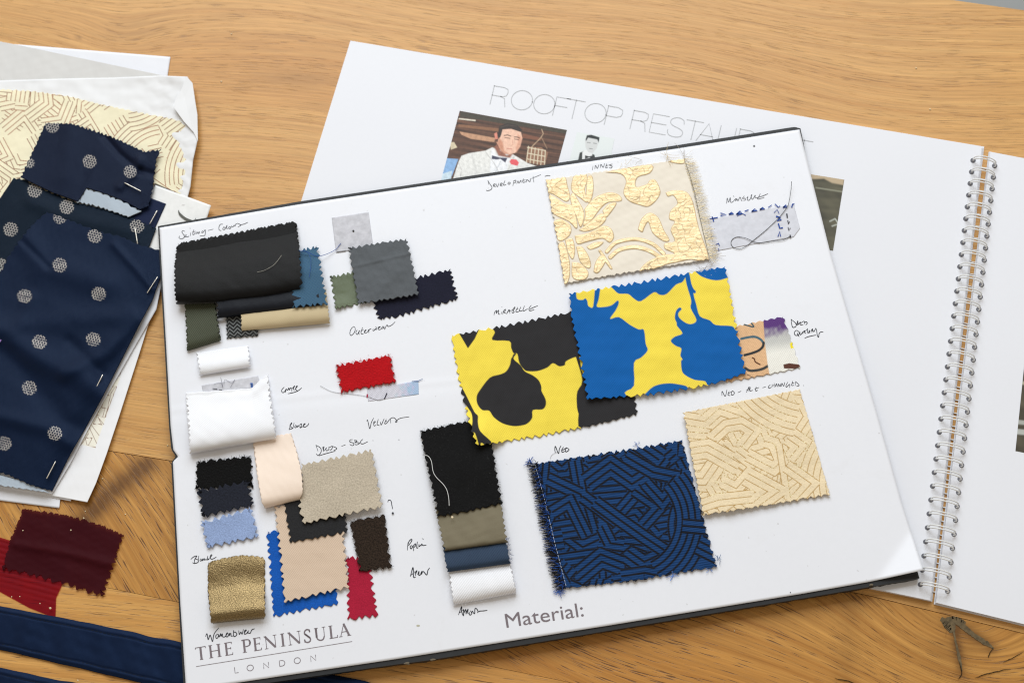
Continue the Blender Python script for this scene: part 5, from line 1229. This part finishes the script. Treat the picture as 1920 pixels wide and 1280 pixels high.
# adhesive strip with blue pen marks
mbx = []
o, _, _ = swatch('long grey adhesive strip edged with blue stitches, right of the brocade', [(1327, 411), (1488, 382), (1494, 444), (1340, 471)], M_pad2, .3, teeth={}, wr=.05, thick=.0003, name='adhesive_pad', cat='adhesive pad',
                 group='leftover adhesive pads on the board', edges={'r': [(1488, 382), (1500, 428), (1488, 444)]})
mb = MB()
for st, w in (([(330, 578), (415, 562)], 2.0), ([(355, 555), (372, 605)], 2.0), ([(460, 510), (525, 528), (460, 540)], 2.2), ([(560, 520), (590, 500), (612, 515), (560, 524)], 2.4), ([(650, 520), (690, 485), (715, 510), (655, 518)], 2.6), ([(655, 540), (720, 515), (755, 535)], 1.3),
              ([(750, 485), (785, 472)], 2.0), ([(832, 488), (865, 460), (895, 478), (840, 486)], 2.4), ([(930, 465), (960, 442), (985, 458), (935, 462)], 2.4), ([(1030, 440), (1065, 415)], 1.6), ([(1110, 402), (1150, 440), (1165, 425)], 1.8), ([(1210, 440), (1240, 410), (1250, 440), (1215, 435)], 2.6), ([(1310, 435), (1320, 400), (1335, 400)], 2.2),
              ([(1100, 500), (1135, 465), (1155, 510)], 1.2), ([(1130, 550), (1170, 560), (1140, 605), (1175, 590)], 3.2), ([(1150, 640), (1165, 690), (1195, 685)], 2.4), ([(1145, 785), (1165, 730), (1175, 785)], 1.8), ([(400, 885), (430, 870), (440, 895)], 1.6), ([(430, 935), (435, 960)], 1.2)):
    ribbon(mb, np.array(zz(1280, 320, 6.4, st)), w, ZB + .0007, c=(.02, .07, .33))
for st, w in (([(1250, 520), (1255, 560)], 2.2), ([(1262, 600), (1270, 640), (1280, 615)], 1.8), ([(1265, 680), (1275, 720), (1290, 690)], 1.4), ([(1290, 775), (1295, 800)], 2.0)):
    ribbon(mb, np.array(zz(1280, 320, 6.4, st)), w, ZB + .0007, c=(.02, .02, .03))
mb.build('stitch_marks', M_thread, o)
# marks on the small pads
for st, w, cc, zz0 in (([(488, 533), (525, 536)], 1.5, (.03, .03, .04), .0007), ([(548, 543), (570, 548)], 1.3, (.03, .03, .04), .0007)):
    pass
mb = MB()
for st in ([(488, 533), (525, 536)], [(548, 543), (570, 548)]): ribbon(mb, np.array(zz(300, 620, 4.923, st)), 1.4, ZB + .0008, c=(.03, .03, .04))
for st in ([(500, 490), (560, 480), (580, 520), (560, 430)], [(590, 490), (600, 450), (660, 480), (690, 450), (650, 520)], [(830, 490), (850, 500)]): ribbon(mb, smooth_line(zz(300, 620, 4.923, st), 4), .6, ZB + .0008, c=(.2, .2, .25))
for k in range(5): ribbon(mb, np.array([(470 + k * .8, 718 + k % 2), (471 + k * .8, 726 - k % 2)]), 1.2, ZB + .0009, c=(.1, .2, .55))
o_p = [q for q in C.objects if q.name.startswith('adhesive_pad')]
mb.build('pen_marks', M_thread, o_p[1])
mb = MB(); disc(mb, 662.5, 433, 2.0, ZB + .0007, c=(.03, .03, .03), n=8); ribbon(mb, np.array([(632, 472), (648, 470)]), 1.2, ZB + .0007, c=(.15, .15, .16)); mb.build('pen_marks', M_thread, o_p[0])
mb = MB(); ribbon(mb, np.array(zz(580, 640, 5.817, [(820, 620), (845, 565)])), 1.8, ZB + .0007, c=(.03, .03, .05)); ribbon(mb, np.array(zz(580, 640, 5.817, [(630, 600), (632, 580)])), 2.6, ZB + .0007, c=(.4, .02, .06))
ribbon(mb, np.array(zz(580, 640, 5.817, [(1120, 432), (1190, 428), (1235, 408)])), 1.6, ZB + .0007, c=(.2, .25, .4), taper=.5); mb.build('pen_marks', M_thread, o_p[2])

# ------------------------------------------------------------------ loose threads on the board
def thread(label, pts, z, r, c, k=6, ztop=None):
    mb = MB(); q = smooth_line(pts, k); zf = z if np.isscalar(z) else np.interp(np.linspace(0, 1, len(q)), np.linspace(0, 1, len(z)), z)
    tube(mb, P(q[:, 0], q[:, 1], ZB + np.asarray(zf) * MM + 0 * q[:, 0]), r * MM, c=c, n=5)
    return tag(mb.build('thread', M_thread), label, 'thread', 'loose threads lying on the board')


thread('black thread looped over the long grey adhesive strip', zz(1280, 320, 6.4, [(1290, 785), (1210, 830), (1080, 845), (950, 865), (860, 855), (760, 810), (660, 795), (600, 820), (580, 870), (610, 920), (690, 938), (770, 900), (850, 835), (980, 730), (1120, 600), (1200, 510), (1250, 440), (1275, 380), (1300, 230), (1307, 130)]),
       [.6, .6, .6, .6, .9, .6, .6, .6, .6, .6, .6, .7, .8, .9, 1.2, 2, 3], .17, (.06, .065, .07))
thread('white thread curving down the tall black wool swatch', zz(740, 760, 5.332, [(300, 492), (340, 510), (368, 560), (385, 660), (420, 720), (480, 780), (520, 840), (540, 920), (545, 1000)]), [3.2, 4.6, 5.6, 6.4, 6.5], .2, (.75, .75, .74))
thread('short pale thread on the large black suiting swatch', zz(290, 380, 4.267, [(820, 556), (880, 540), (950, 500), (990, 455), (1015, 420)]), [10.4, 10.6, 10, 9.6], .10, (.5, .48, .42))
thread('bright blue thread running from the teal swatch to the grey pad', zz(290, 380, 4.267, [(1150, 385), (1220, 395), (1290, 425), (1350, 420), (1440, 380), (1490, 325)]), [4.6, 4.4, 4.0, 1.2, .9], .18, (.03, .09, .36))
thread('bright blue thread end hanging down the teal swatch', zz(290, 380, 4.267, [(1170, 380), (1225, 400), (1250, 460), (1245, 540), (1235, 600)]), [4.6, 5.6, 7.3, 7.8], .12, (.03, .09, .36))
thread('fine grey thread below the red velvet swatch', zz(580, 640, 5.817, [(118, 483), (260, 550), (450, 572), (620, 598), (700, 625), (760, 642), (830, 622)]), .5, .09, (.22, .22, .24))
thread('fine grey hair at the top left corner of the blue maze swatch', [(1031, 860), (1035, 852), (1046, 846)], .4, .08, (.4, .4, .42))

# ------------------------------------------------------------------ left stack of papers and polka dot cloth
LG = 'pile of papers and cloth left of the board'


def sheet(label, name, corners, z, mat, edges=None, wr=.1, lift=None, thick=.0003, cat='paper sheet', parent=None, step=4, cf=None, grp='paper sheets in the pile left of the board', seed=3, mat2=None):
    return swatch(label, corners, mat, z, teeth={}, wr=wr, zabs=True, edges=edges, lift=lift, thick=thick, name=name, cat=cat, group=grp, parent=parent, step=step, cf=cf, seed=seed)


sheet('flat white sheet sticking out at the top of the pile', 'paper_sheet', [(-160, 68), (319.5, 107), (230, 700), (-260, 650)], .5, M_page)
sheet('bottom sheet of the pile, its lower edge showing on the wood', 'paper_sheet', [(-150, 450), (160, 500), (111, 952), (-60, 930)], .9, M_page, seed=5)
sheet('second lowest sheet, its corner left of the curved sheet', 'paper_sheet', [(-150, 450), (180, 480), (133, 939), (-60, 903)], 1.5, M_page, seed=6)


def c_mz(X, Y, U, V):
    m = maze(X, Y, (-80, 150, 380, 370), 85, 8.4, 1.35, 31, scale=.8, extras=[(arcp(310, 330, 100, 205, 262), 2.5), (arcp(420, 330, 90, 170, 225), 2.5), (arcp(235, 140, 90, 30, 85), 2)])[..., None]
    dk = np.array(K((150, 92, 66))) * (.8 + .4 * sst(-.3, .6, vnoise(X, Y, 80, 4, 2)))[..., None]
    return np.array(K((238, 230, 200))) * (1 - m) + dk * m


# white sheet whose right edge curls, with a maze strip printed on it
def c_e1(X, Y, U, V):
    c = colorize(X.shape, (.87, .87, .89))
    st = sst(.7, -.7, sdf(X, Y, [(218, 712), (226, 705), (178, 840), (150, 832), (165, 800), (200, 735)]))[..., None]
    c = c * (1 - st * .5) + np.array(K((240, 232, 200))) * st * .5
    for q in ([(1035, 545), (1020, 570)], [(990, 660), (950, 720), (905, 920), (890, 925)], [(980, 660), (940, 660), (905, 730)], [(935, 735), (905, 730), (870, 840), (910, 850)], [(900, 840), (880, 920), (830, 905), (860, 840)], [(835, 900), (800, 980), (890, 985), (850, 935)],
              [(840, 920), (870, 985)], [(780, 985), (850, 1080)], [(765, 1010), (830, 1150)], [(730, 1095), (745, 1160), (820, 1180)], [(760, 1060), (710, 1140), (690, 1160)], [(740, 1100), (790, 1100), (760, 1160)], [(1000, 660), (900, 920)]):
        c = paint(c, pdist(X, Y, zz(0, 580, 4.571, q)) - .45, K((120, 72, 52)), .5)
    return c


o, _, _ = sheet('white sheet with a curling right edge and a strip of brown maze print', 'paper_sheet', [(60, 380), (330, 440), (163.5, 941), (20, 915)], 2.2, plain('printed_paper', (1, 1, 1), .5, .3, attr=True),
                edges={'r': [(330, 440), (293, 560), (262, 660), (225, 775), (200, 850), (180, 905), (163.5, 941)]}, step=1.6, cf=c_e1, lift=lambda u, v, x, y: 1.2 * sst(.7, 1, u) * sst(.5, .9, v), seed=7)
sheet('narrow white sheet edge right beside the large polka dot cloth', 'paper_sheet', [(60, 380), (318, 455), (97, 926), (0, 905)], 3.6, M_page,
      edges={'r': [(318, 455), (293, 580), (258, 640), (222, 703), (170, 795), (133, 866), (97, 926)]}, seed=8)

# tissue envelope with a crumpled corner
tis = empty('tissue_wrapping', tuple(P(200, 150, .002)), 'crumpled white tissue paper with a folded corner at the top of the pile', 'tissue paper')
swatch(None, [(-150, 152), (351, 144), (340, 385), (-150, 400)], M_tissue, 3.0, teeth={}, wr=.5, zabs=True, thick=.0002, name='top_sheet', parent=tis, step=3,
       edges={'t': [(-150, 153), (0, 152), (120, 148), (215, 146), (300, 142), (351, 144)], 'r': [(351, 144), (361, 158), (368, 215), (371, 260), (362, 300), (357, 350), (348, 385)]},
       lift=lambda u, v, x, y: 1.6 * sst(.86, 1, u) + .5 * np.abs(vnoise(x, y, 46, 77, 3)) * sst(.7, 1, u))
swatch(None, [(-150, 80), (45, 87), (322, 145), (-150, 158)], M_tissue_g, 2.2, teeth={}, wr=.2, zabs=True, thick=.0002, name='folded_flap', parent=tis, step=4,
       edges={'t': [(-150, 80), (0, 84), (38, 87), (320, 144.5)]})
mb = MB()
fan = [(350, 144), (361, 156), (366, 190), (370, 215), (371, 265), (363, 248), (345, 228), (326, 202), (328, 189), (340, 169)]
zf = [5.2, 5.0, 5.6, 5.4, 5.6, 6.2, 6.8, 7.2, 6.6, 5.4]
inner = [(346, 182, 5.2), (352, 210, 5.9)]
pts = np.array([[x, y, z] for (x, y), z in zip(fan, zf)] + [list(q) for q in inner])
w3 = P(pts[:, 0], pts[:, 1], pts[:, 2] * MM)
tri = [(0, 1, 10), (1, 2, 10), (2, 3, 11), (2, 11, 10), (3, 4, 11), (4, 5, 11), (5, 6, 11), (6, 7, 11), (7, 8, 10), (7, 10, 11), (8, 9, 10), (9, 0, 10)]
mb.add(w3, [t[::-1] for t in tri]); mb.build('folded_corner', M_tissue, tis, smooth=False, solid=.0002)

swatch('cream cloth with a brown maze print at the top of the left pile', [(-90, 160), (363.5, 250), (338, 364), (-90, 420)], F_maze, 4.6, teeth={'t': (12, 2.2)}, zabs=True, step=1.1, wr=.25, cf=c_mz, jit=.2,
       edges={'t': [(-90, 162), (0, 168), (60, 171), (130, 181), (185, 195), (250, 208), (318, 221), (338, 227), (363.5, 250)], 'b': [(-90, 420), (150, 370), (292, 344), (338, 364)]}, name='patterned_cloth', cat='cloth', group=LG)
card = sheet('white laid paper card with a dark curved mark, below the maze cloth', 'paper_card', [(291, 347), (395.5, 385), (352, 520), (250, 470)], 5.0, M_cardtex, cat='card')[0]
mb = MB(); q = smooth_line([(334.5, 394), (337, 401), (346, 409), (357, 414), (368, 415.5)], 5)
ribbon(mb, q, np.interp(np.linspace(0, 1, len(q)), [0, .3, .75, 1], [1, 4.5, 5, .8]), .0054, c=(.09, .09, .075), cap=False)
ribbon(mb, np.array([(364, 414), (367, 409)]), .8, .0054, c=(.1, .1, .1)); mb.build('printed_mark', M_col, card)
swatch('plain navy cloth corner between the card and the dotted cloths', [(225, 350), (311, 382), (273, 466), (195, 430)], F_navycard, 5.6, teeth={}, zabs=True, step=2.5, wr=.1, name='plain_cloth', cat='cloth', group=LG)

DOTC = np.array(K((206, 200, 192), 1.0))


def dots_fn(base, centers, r0=14.0):
    def f(X, Y, U, V):
        c = colorize(X.shape, base); a = math.radians(-14)
        for (cx, cy, *rest) in centers:
            r_ = rest[0] if rest else r0
            s_ = (np.abs(X - cx) < r_ + 4) & (np.abs(Y - cy) < r_ + 4)
            if not s_.any(): continue
            x, y = X[s_] - cx, Y[s_] - cy; x, y = x * math.cos(a) - y * math.sin(a), x * math.sin(a) + y * math.cos(a)
            # honeycomb net: distance to nearest two lattice points
            p = 5.0; best = np.full(x.shape, 1e9); sec = best.copy()
            i0 = np.round(y / (p * .866))
            for di in (-1, 0, 1):
                row = i0 + di; ox = (row % 2) * .5 * p; j = np.round((x - ox) / p)
                for dj in (-1, 0, 1):
                    d = np.hypot(x - ox - (j + dj) * p, y - row * p * .866)
                    sec = np.where(d < best, best, np.minimum(sec, d)); best = np.minimum(best, d)
            net = sst(1.35, .5, sec - best)
            net = np.maximum(net, .0)
            inside = sst(.8, -.8, np.hypot(x, y * 1.04) - r_)
            k = (net * inside * .92)[..., None]
            c[s_] = c[s_] * (1 - k) + DOTC * k
        return c
    return f


def folds(lines):
    """soft ridges along polylines: (pts, width, height)"""
    def f(X, Y):
        z = 0 * X
        for pts, w, h in lines: z = z + h * np.exp(-(pdist(X, Y, pts) / w) ** 2)
        return z
    return f


swatch('dark teal navy polka dot cloth lying between the other two dotted cloths', [(26, 333), (293, 427), (250, 540), (-90, 600)], F_dots, 6.4, zabs=True, step=1.25, wr=.12,
       teeth={'t': (14.5, 3.2), 'r': (40, 0)}, cf=dots_fn(K((12, 22, 32)), [(65, 357), (125, 388), (257, 424, 13.5), (0, 497), (20, 430)]),
       edges={'t': [(26, 333), (44, 335), (87, 355), (142, 378), (190, 390), (241, 405), (278, 419), (293, 427)], 'l': [(26, 333), (0, 372), (-50, 420), (-90, 600)]}, name='polka_dot_cloth', cat='cloth',
       group='navy polka dot cloths on the pile', deform=folds([([(60, 380), (140, 410), (240, 430)], 16, 1.0)]))
o, _, _ = swatch('uppermost short navy polka dot cloth with a pale turned up hem', [(85, 229.5), (302.5, 279), (280, 386), (38, 332)], F_dots, 8.2, zabs=True, step=1.25, wr=.12, teeth={'t': (9.5, 3.2), 'r': (12, 3.2), 'l': (10, 2.6)},
       cf=dots_fn(K((17, 22, 40)), [(98, 237, 12.5), (168, 303, 13), (244, 322, 12), (55, 306, 10)]),
       edges={'t': [(85, 229.5), (136, 231), (186, 246), (223, 261), (271, 283.5), (302.5, 279)], 'r': [(302.5, 279), (294, 300), (291, 322), (287, 355), (280, 386)], 'b': [(38, 332), (98, 361), (146, 378), (162, 352), (200, 364), (235, 378), (262, 393), (280, 386)],
              'l': [(85, 229.5), (66, 272), (44, 318), (38, 332)]}, name='polka_dot_cloth', cat='cloth', group='navy polka dot cloths on the pile',
       deform=folds([([(195, 255), (225, 290), (262, 320)], 7, -1.6), ([(262, 320), (298, 330)], 7, -1.3), ([(225, 350), (255, 322), (262, 300)], 9, 1.3), ([(130, 235), (120, 330)], 18, .7)]))
mb = MB()
swatch('pale blue grey turned up hem', [(144, 379), (162, 348), (262, 392), (238, 406)], F_pale, 7.6, zabs=True, step=1.5, wr=.2, teeth={'t': (15, 5), 'b': (14, 3)}, parent=o, name='turned_hem',
       edges={'t': [(144, 379), (162, 350), (197, 361), (234, 377), (266, 396)], 'b': [(144, 379), (182, 388), (219, 400), (240, 407)], 'r': [(266, 396), (240, 407)], 'l': [(144, 379), (144.5, 380)]})
big, _, zbig = swatch('largest navy polka dot cloth, stapled at the front of the pile', [(87.5, 397), (298, 468), (97, 921), (-90, 860)], F_dots, 8.2, zabs=True, step=1.25, wr=.15,
       teeth={'t': (14, 2.6), 'l': (13, 3), 'b': (12, 2.6)}, cf=dots_fn(K((13, 24, 46)), [(112, 497), (46, 555), (185, 551), (178, 442), (74, 641), (175, 636), (55, 727), (103, 812), (8, 831), (112, 408, 12)]),
       edges={'t': [(87.5, 397), (107, 403), (136, 414), (171, 427), (197, 436), (227, 442), (258, 457), (298, 468)], 'r': [(298, 468), (302, 515), (286, 562), (266, 600), (192, 744), (160, 802), (127, 860), (97, 921)],
              'l': [(87.5, 397), (60, 420), (37, 447), (13, 482), (0, 510), (-60, 600), (-90, 860)], 'b': [(-90, 850), (0, 881), (18, 888), (54, 906), (97, 921)]}, name='polka_dot_cloth', cat='cloth',
       group='navy polka dot cloths on the pile', lift=lambda u, v, x, y: -1.8 * sst(.85, 1, u) * sst(300, 600, y) - 1.5 * sst(.8, 1, v),
       deform=folds([([(-40, 600), (60, 665), (140, 700), (200, 745)], 24, 2.6), ([(10, 650), (120, 790), (150, 800)], 24, -1.8), ([(0, 780), (90, 800), (130, 830)], 16, 1.8), ([(120, 700), (200, 660), (260, 600)], 16, 1.8), ([(50, 450), (80, 500), (200, 530)], 26, 1.8), ([(215, 460), (260, 510), (285, 540)], 8, 1.0),
                     ([(0, 610), (120, 600), (250, 590)], 20, 1.2), ([(40, 450), (70, 480), (90, 500)], 7, -.8), ([(130, 640), (190, 700)], 12, -1.0), ([(60, 560), (20, 640)], 14, .8)]))
mb = MB(); ribbon(mb, smooth_line(zz(0, 580, 4.571, [(-40, 120), (30, 130), (70, 160), (70, 190), (40, 212), (-20, 205)]), 5), 1.9, .0098, c=(.22, .13, .42))
ribbon(mb, np.array(zz(0, 580, 4.571, [(-10, 285), (5, 265), (8, 250)])), 2.4, .0098, c=(.30, .17, .5)); mb.build('purple_pen_mark', M_col, big)
swatch('pale blue under hem', [(-40, 880), (55, 905), (94, 924), (-40, 905)], F_pale, 5.6, zabs=True, step=1.6, wr=.15, teeth={'b': (12, 3)}, parent=big, name='under_hem')

for lab, a, b_, z in (('steel staple in the uppermost short polka dot cloth', (234, 343), (264, 358.5), 10.0), ('steel staple on the plain navy cloth corner', (294.5, 395), (281, 419.5), 7.2),
                      ('steel staple through a dot of the dark teal cloth', (253, 427), (258, 457), 8.6), ('steel staple near the upper right edge of the largest dotted cloth', (295.5, 519), (276, 549), 8.4),
                      ('steel staple halfway down the largest dotted cloth', (192.5, 702.5), (176, 735), 9.4), ('steel staple at the lower tip of the largest dotted cloth', (104, 865), (87.5, 896.5), 8.0)):
    mb = MB(); t = np.linspace(0, 1, 12); zc = z + .5 * np.sqrt(np.clip(1 - (2 * t - 1) ** 6, 0, 1)) - .5
    q = np.array(a) + (np.array(b_) - np.array(a)) * t[:, None]
    tube(mb, P(q[:, 0], q[:, 1], zc * MM), .00034, n=6, c=(1, 1, 1))
    tag(mb.build('staple', M_steel), lab, 'staple', 'silver staples in the dotted cloths')

# ------------------------------------------------------------------ lower left: sheer swatches and navy bands
def sheer(name, c, dens):
    m, nt, b = newmat(name); b.inputs['Base Color'].default_value = (*c, 1); b.inputs['Roughness'].default_value = .6
    b.inputs['Specular IOR Level'].default_value = .05; tr = N(nt, 'ShaderNodeBsdfTransparent'); tr.inputs[0].default_value = (*[min(1, x * 6 + .12) for x in c], 1)
    mx = N(nt, 'ShaderNodeMixShader'); out = nt.nodes['Material Output']
    uvn = N(nt, 'ShaderNodeUVMap'); no = N(nt, 'ShaderNodeTexNoise', ins={'Scale': 60, 'Detail': 3.0}); nt.links.new(uvn.outputs[0], no.inputs['Vector'])
    nt.links.new(math_n(nt, 'MULTIPLY_ADD', math_n(nt, 'SUBTRACT', no.outputs[0], .5), .25, dens), mx.inputs[0])
    nt.links.new(tr.outputs[0], mx.inputs[1]); nt.links.new(b.outputs[0], mx.inputs[2]); nt.links.new(mx.outputs[0], out.inputs[0]); return m


F_sred = sheer('sheer_red', (.17, .010, .018), .62)
F_smar = sheer('sheer_maroon', (.050, .006, .010), .77)
GG = 'sheer organza pieces at the lower left'
swatch('sheer crimson organza piece partly under the maroon one', [(-70, 985), (125, 1046), (103, 1158), (-70, 1080)], F_sred, .35, teeth={}, zabs=True, step=2, wr=.05, thick=0, jit=.25, name='sheer_cloth', cat='cloth', group=GG,
       edges={'b': [(-70, 1085), (0, 1112), (54, 1140), (103, 1158)], 'r': [(125, 1046), (118, 1092), (105, 1120), (104, 1158)]},
       lift=lambda u, v, x, y: .45 * np.abs(np.sin((y - .26 * x) / 3.4)) * sst(1.0, .6, v))
swatch('dark maroon sheer organza piece with frayed edges on the bare wood', [(43, 953), (233, 1003), (196, 1117), (4, 1067)], F_smar, 1.2, zabs=True, step=1.5, wr=.3, thick=0, jit=1.1, name='sheer_cloth', cat='cloth', group=GG,
       teeth={'t': (13, 2), 'r': (13, 6), 'b': (17, 6), 'l': (30, 2)}, edges={'t': [(43, 953), (118, 963), (162, 974), (201, 987), (233, 1003)], 'b': [(4, 1067), (55, 1078), (97, 1090), (129, 1100), (169, 1114), (196, 1117)], 'l': [(43, 953), (15, 1020), (4, 1067)]},
       deform=folds([([(30, 1020), (120, 1035), (215, 1058)], 9, 1.2)]))


def band(label, top, bottom, zmm, seed):
    bo, pt, zz_ = swatch(label, [top[0], top[-1], bottom[-1], bottom[0]], F_band, zmm, teeth={}, zabs=True, step=2.2, wr=.35, thick=.0012, name='fabric_band', cat='fabric band', group='navy cloth bands along the table edge',
                         edges={'t': top, 'b': bottom}, wob=1.0, seed=seed,
                         lift=lambda u, v, x, y: -1.0 * (sst(.10, 0, v) + sst(.90, 1, v)) - .5 * (np.exp(-((v - .14) / .02) ** 2) + np.exp(-((v - .86) / .02) ** 2)) + .55 * vnoise(x + .25 * y, y * .12, 70, seed, 2))
    mb = MB(); n = 110
    for vv_, in ((.14,), (.86,)):
        for k in range(n):
            u0 = k / n; a = resamp(top, [u0, u0 + .55 / n]); b_ = resamp(bottom, [u0, u0 + .55 / n]); q = a * (1 - vv_) + b_ * vv_
            uu, v_ = min(pt.nu - 1, int(u0 * pt.nu)), min(pt.nv - 1, int(vv_ * pt.nv))
            ribbon(mb, q, 1.2, float(zz_[v_, uu]) + .0002, c=(.006, .010, .022))
    mb.build('stitching', M_thread, bo)


band('wide navy sateen band with stitched edges running under the board', [(-70, 1120), (0, 1135), (172, 1168), (344, 1205), (760, 1292)], [(-70, 1202), (0, 1217.5), (177, 1259), (292, 1286), (745, 1385)], 2.2, 3)
band('second navy band cut off by the bottom left corner of the picture', [(-70, 1236), (0, 1251), (146, 1281), (420, 1340)], [(-70, 1330), (0, 1345), (146, 1375), (420, 1435)], 2.2, 9)

# crumbs on the bare wood and cloth
r = np.random.default_rng(21)
CL = ['crumb on the top edge of the maroon organza, the lower of a close pair', 'crumb just above the maroon organza, the upper of a close pair', 'pale crumb on bare wood beside the curved white sheet corner', 'pale crumb on bare wood up and right of the maroon organza', 'white crumb on the maroon organza, right one of two', 'white crumb on the maroon organza near its left side', 'largest pale crumb, on the tip of the crimson organza', 'tiny crumb left of another on the crimson organza', 'tiny crumb second from the left on the crimson organza', 'crumb on wood between the two navy bands', 'faint crumb in the middle of the crimson organza', 'crumb on bare wood at the very top, left half', 'crumb on bare wood between the tissue and the notebook', 'crumb on the wood above the notebook, the higher of two at right', 'crumb on the wood just above the notebook edge at right', 'crumb on the wood just below the board at right', 'crumb on the wood below the middle of the board', 'crumb on the wood strip left of the notch in the board']
for ci, (x, y, s_) in enumerate(((157, 971, 1.6), (160, 958, 1.2), (192, 897, 1.6), (235, 964, 1.5), (133, 993.5, 1.6), (43, 994, 1.6), (94, 1139.5, 2.4), (22, 1118, 1.3), (37, 1118, 1.3), (146, 1275, 1.8), (75, 1131, 1.2), (434, 64, 1.6), (415, 153, 1.6), (1718, 128, 1.6), (1744, 205, 1.8), (1532, 1118, 1.4), (1377, 1182, 1.3), (314, 835, 1.3))):
    mb = MB(); z0 = .0002 if not (y > 960 and x < 230) else .0022
    k = 7; a = np.linspace(0, 2 * np.pi, k, endpoint=False); rr_ = s_ * r.uniform(.6, 1.2, k)
    X = np.r_[x + rr_ * np.cos(a), x]; Y = np.r_[y + rr_ * np.sin(a), y]; Z = np.r_[np.full(k, z0), z0 + s_ * .0003]
    mb.add(P(X, Y, Z), [[i, (i + 1) % k, k] for i in range(k)][::1])
    tag(mb.build('crumb', plain('crumb_pale', (.80, .68, .45), .7, .3) if 'crumb_pale' not in bpy.data.materials else bpy.data.materials['crumb_pale'], solid=.00005),
        CL[ci], 'crumb', 'crumbs scattered over the table')
mb = MB(); disc(mb, 848, 969, 2.2, ZB + .0062, c=(.8, .66, .45), n=7)
mb.add(P([846, 850, 848], [967, 968, 971], ZB + .0068), [[0, 1, 2]], 0, (.85, .72, .5))
tag(mb.build('crumb', M_col), 'pale chip on the seam of black wool and olive poplin', 'crumb', None)
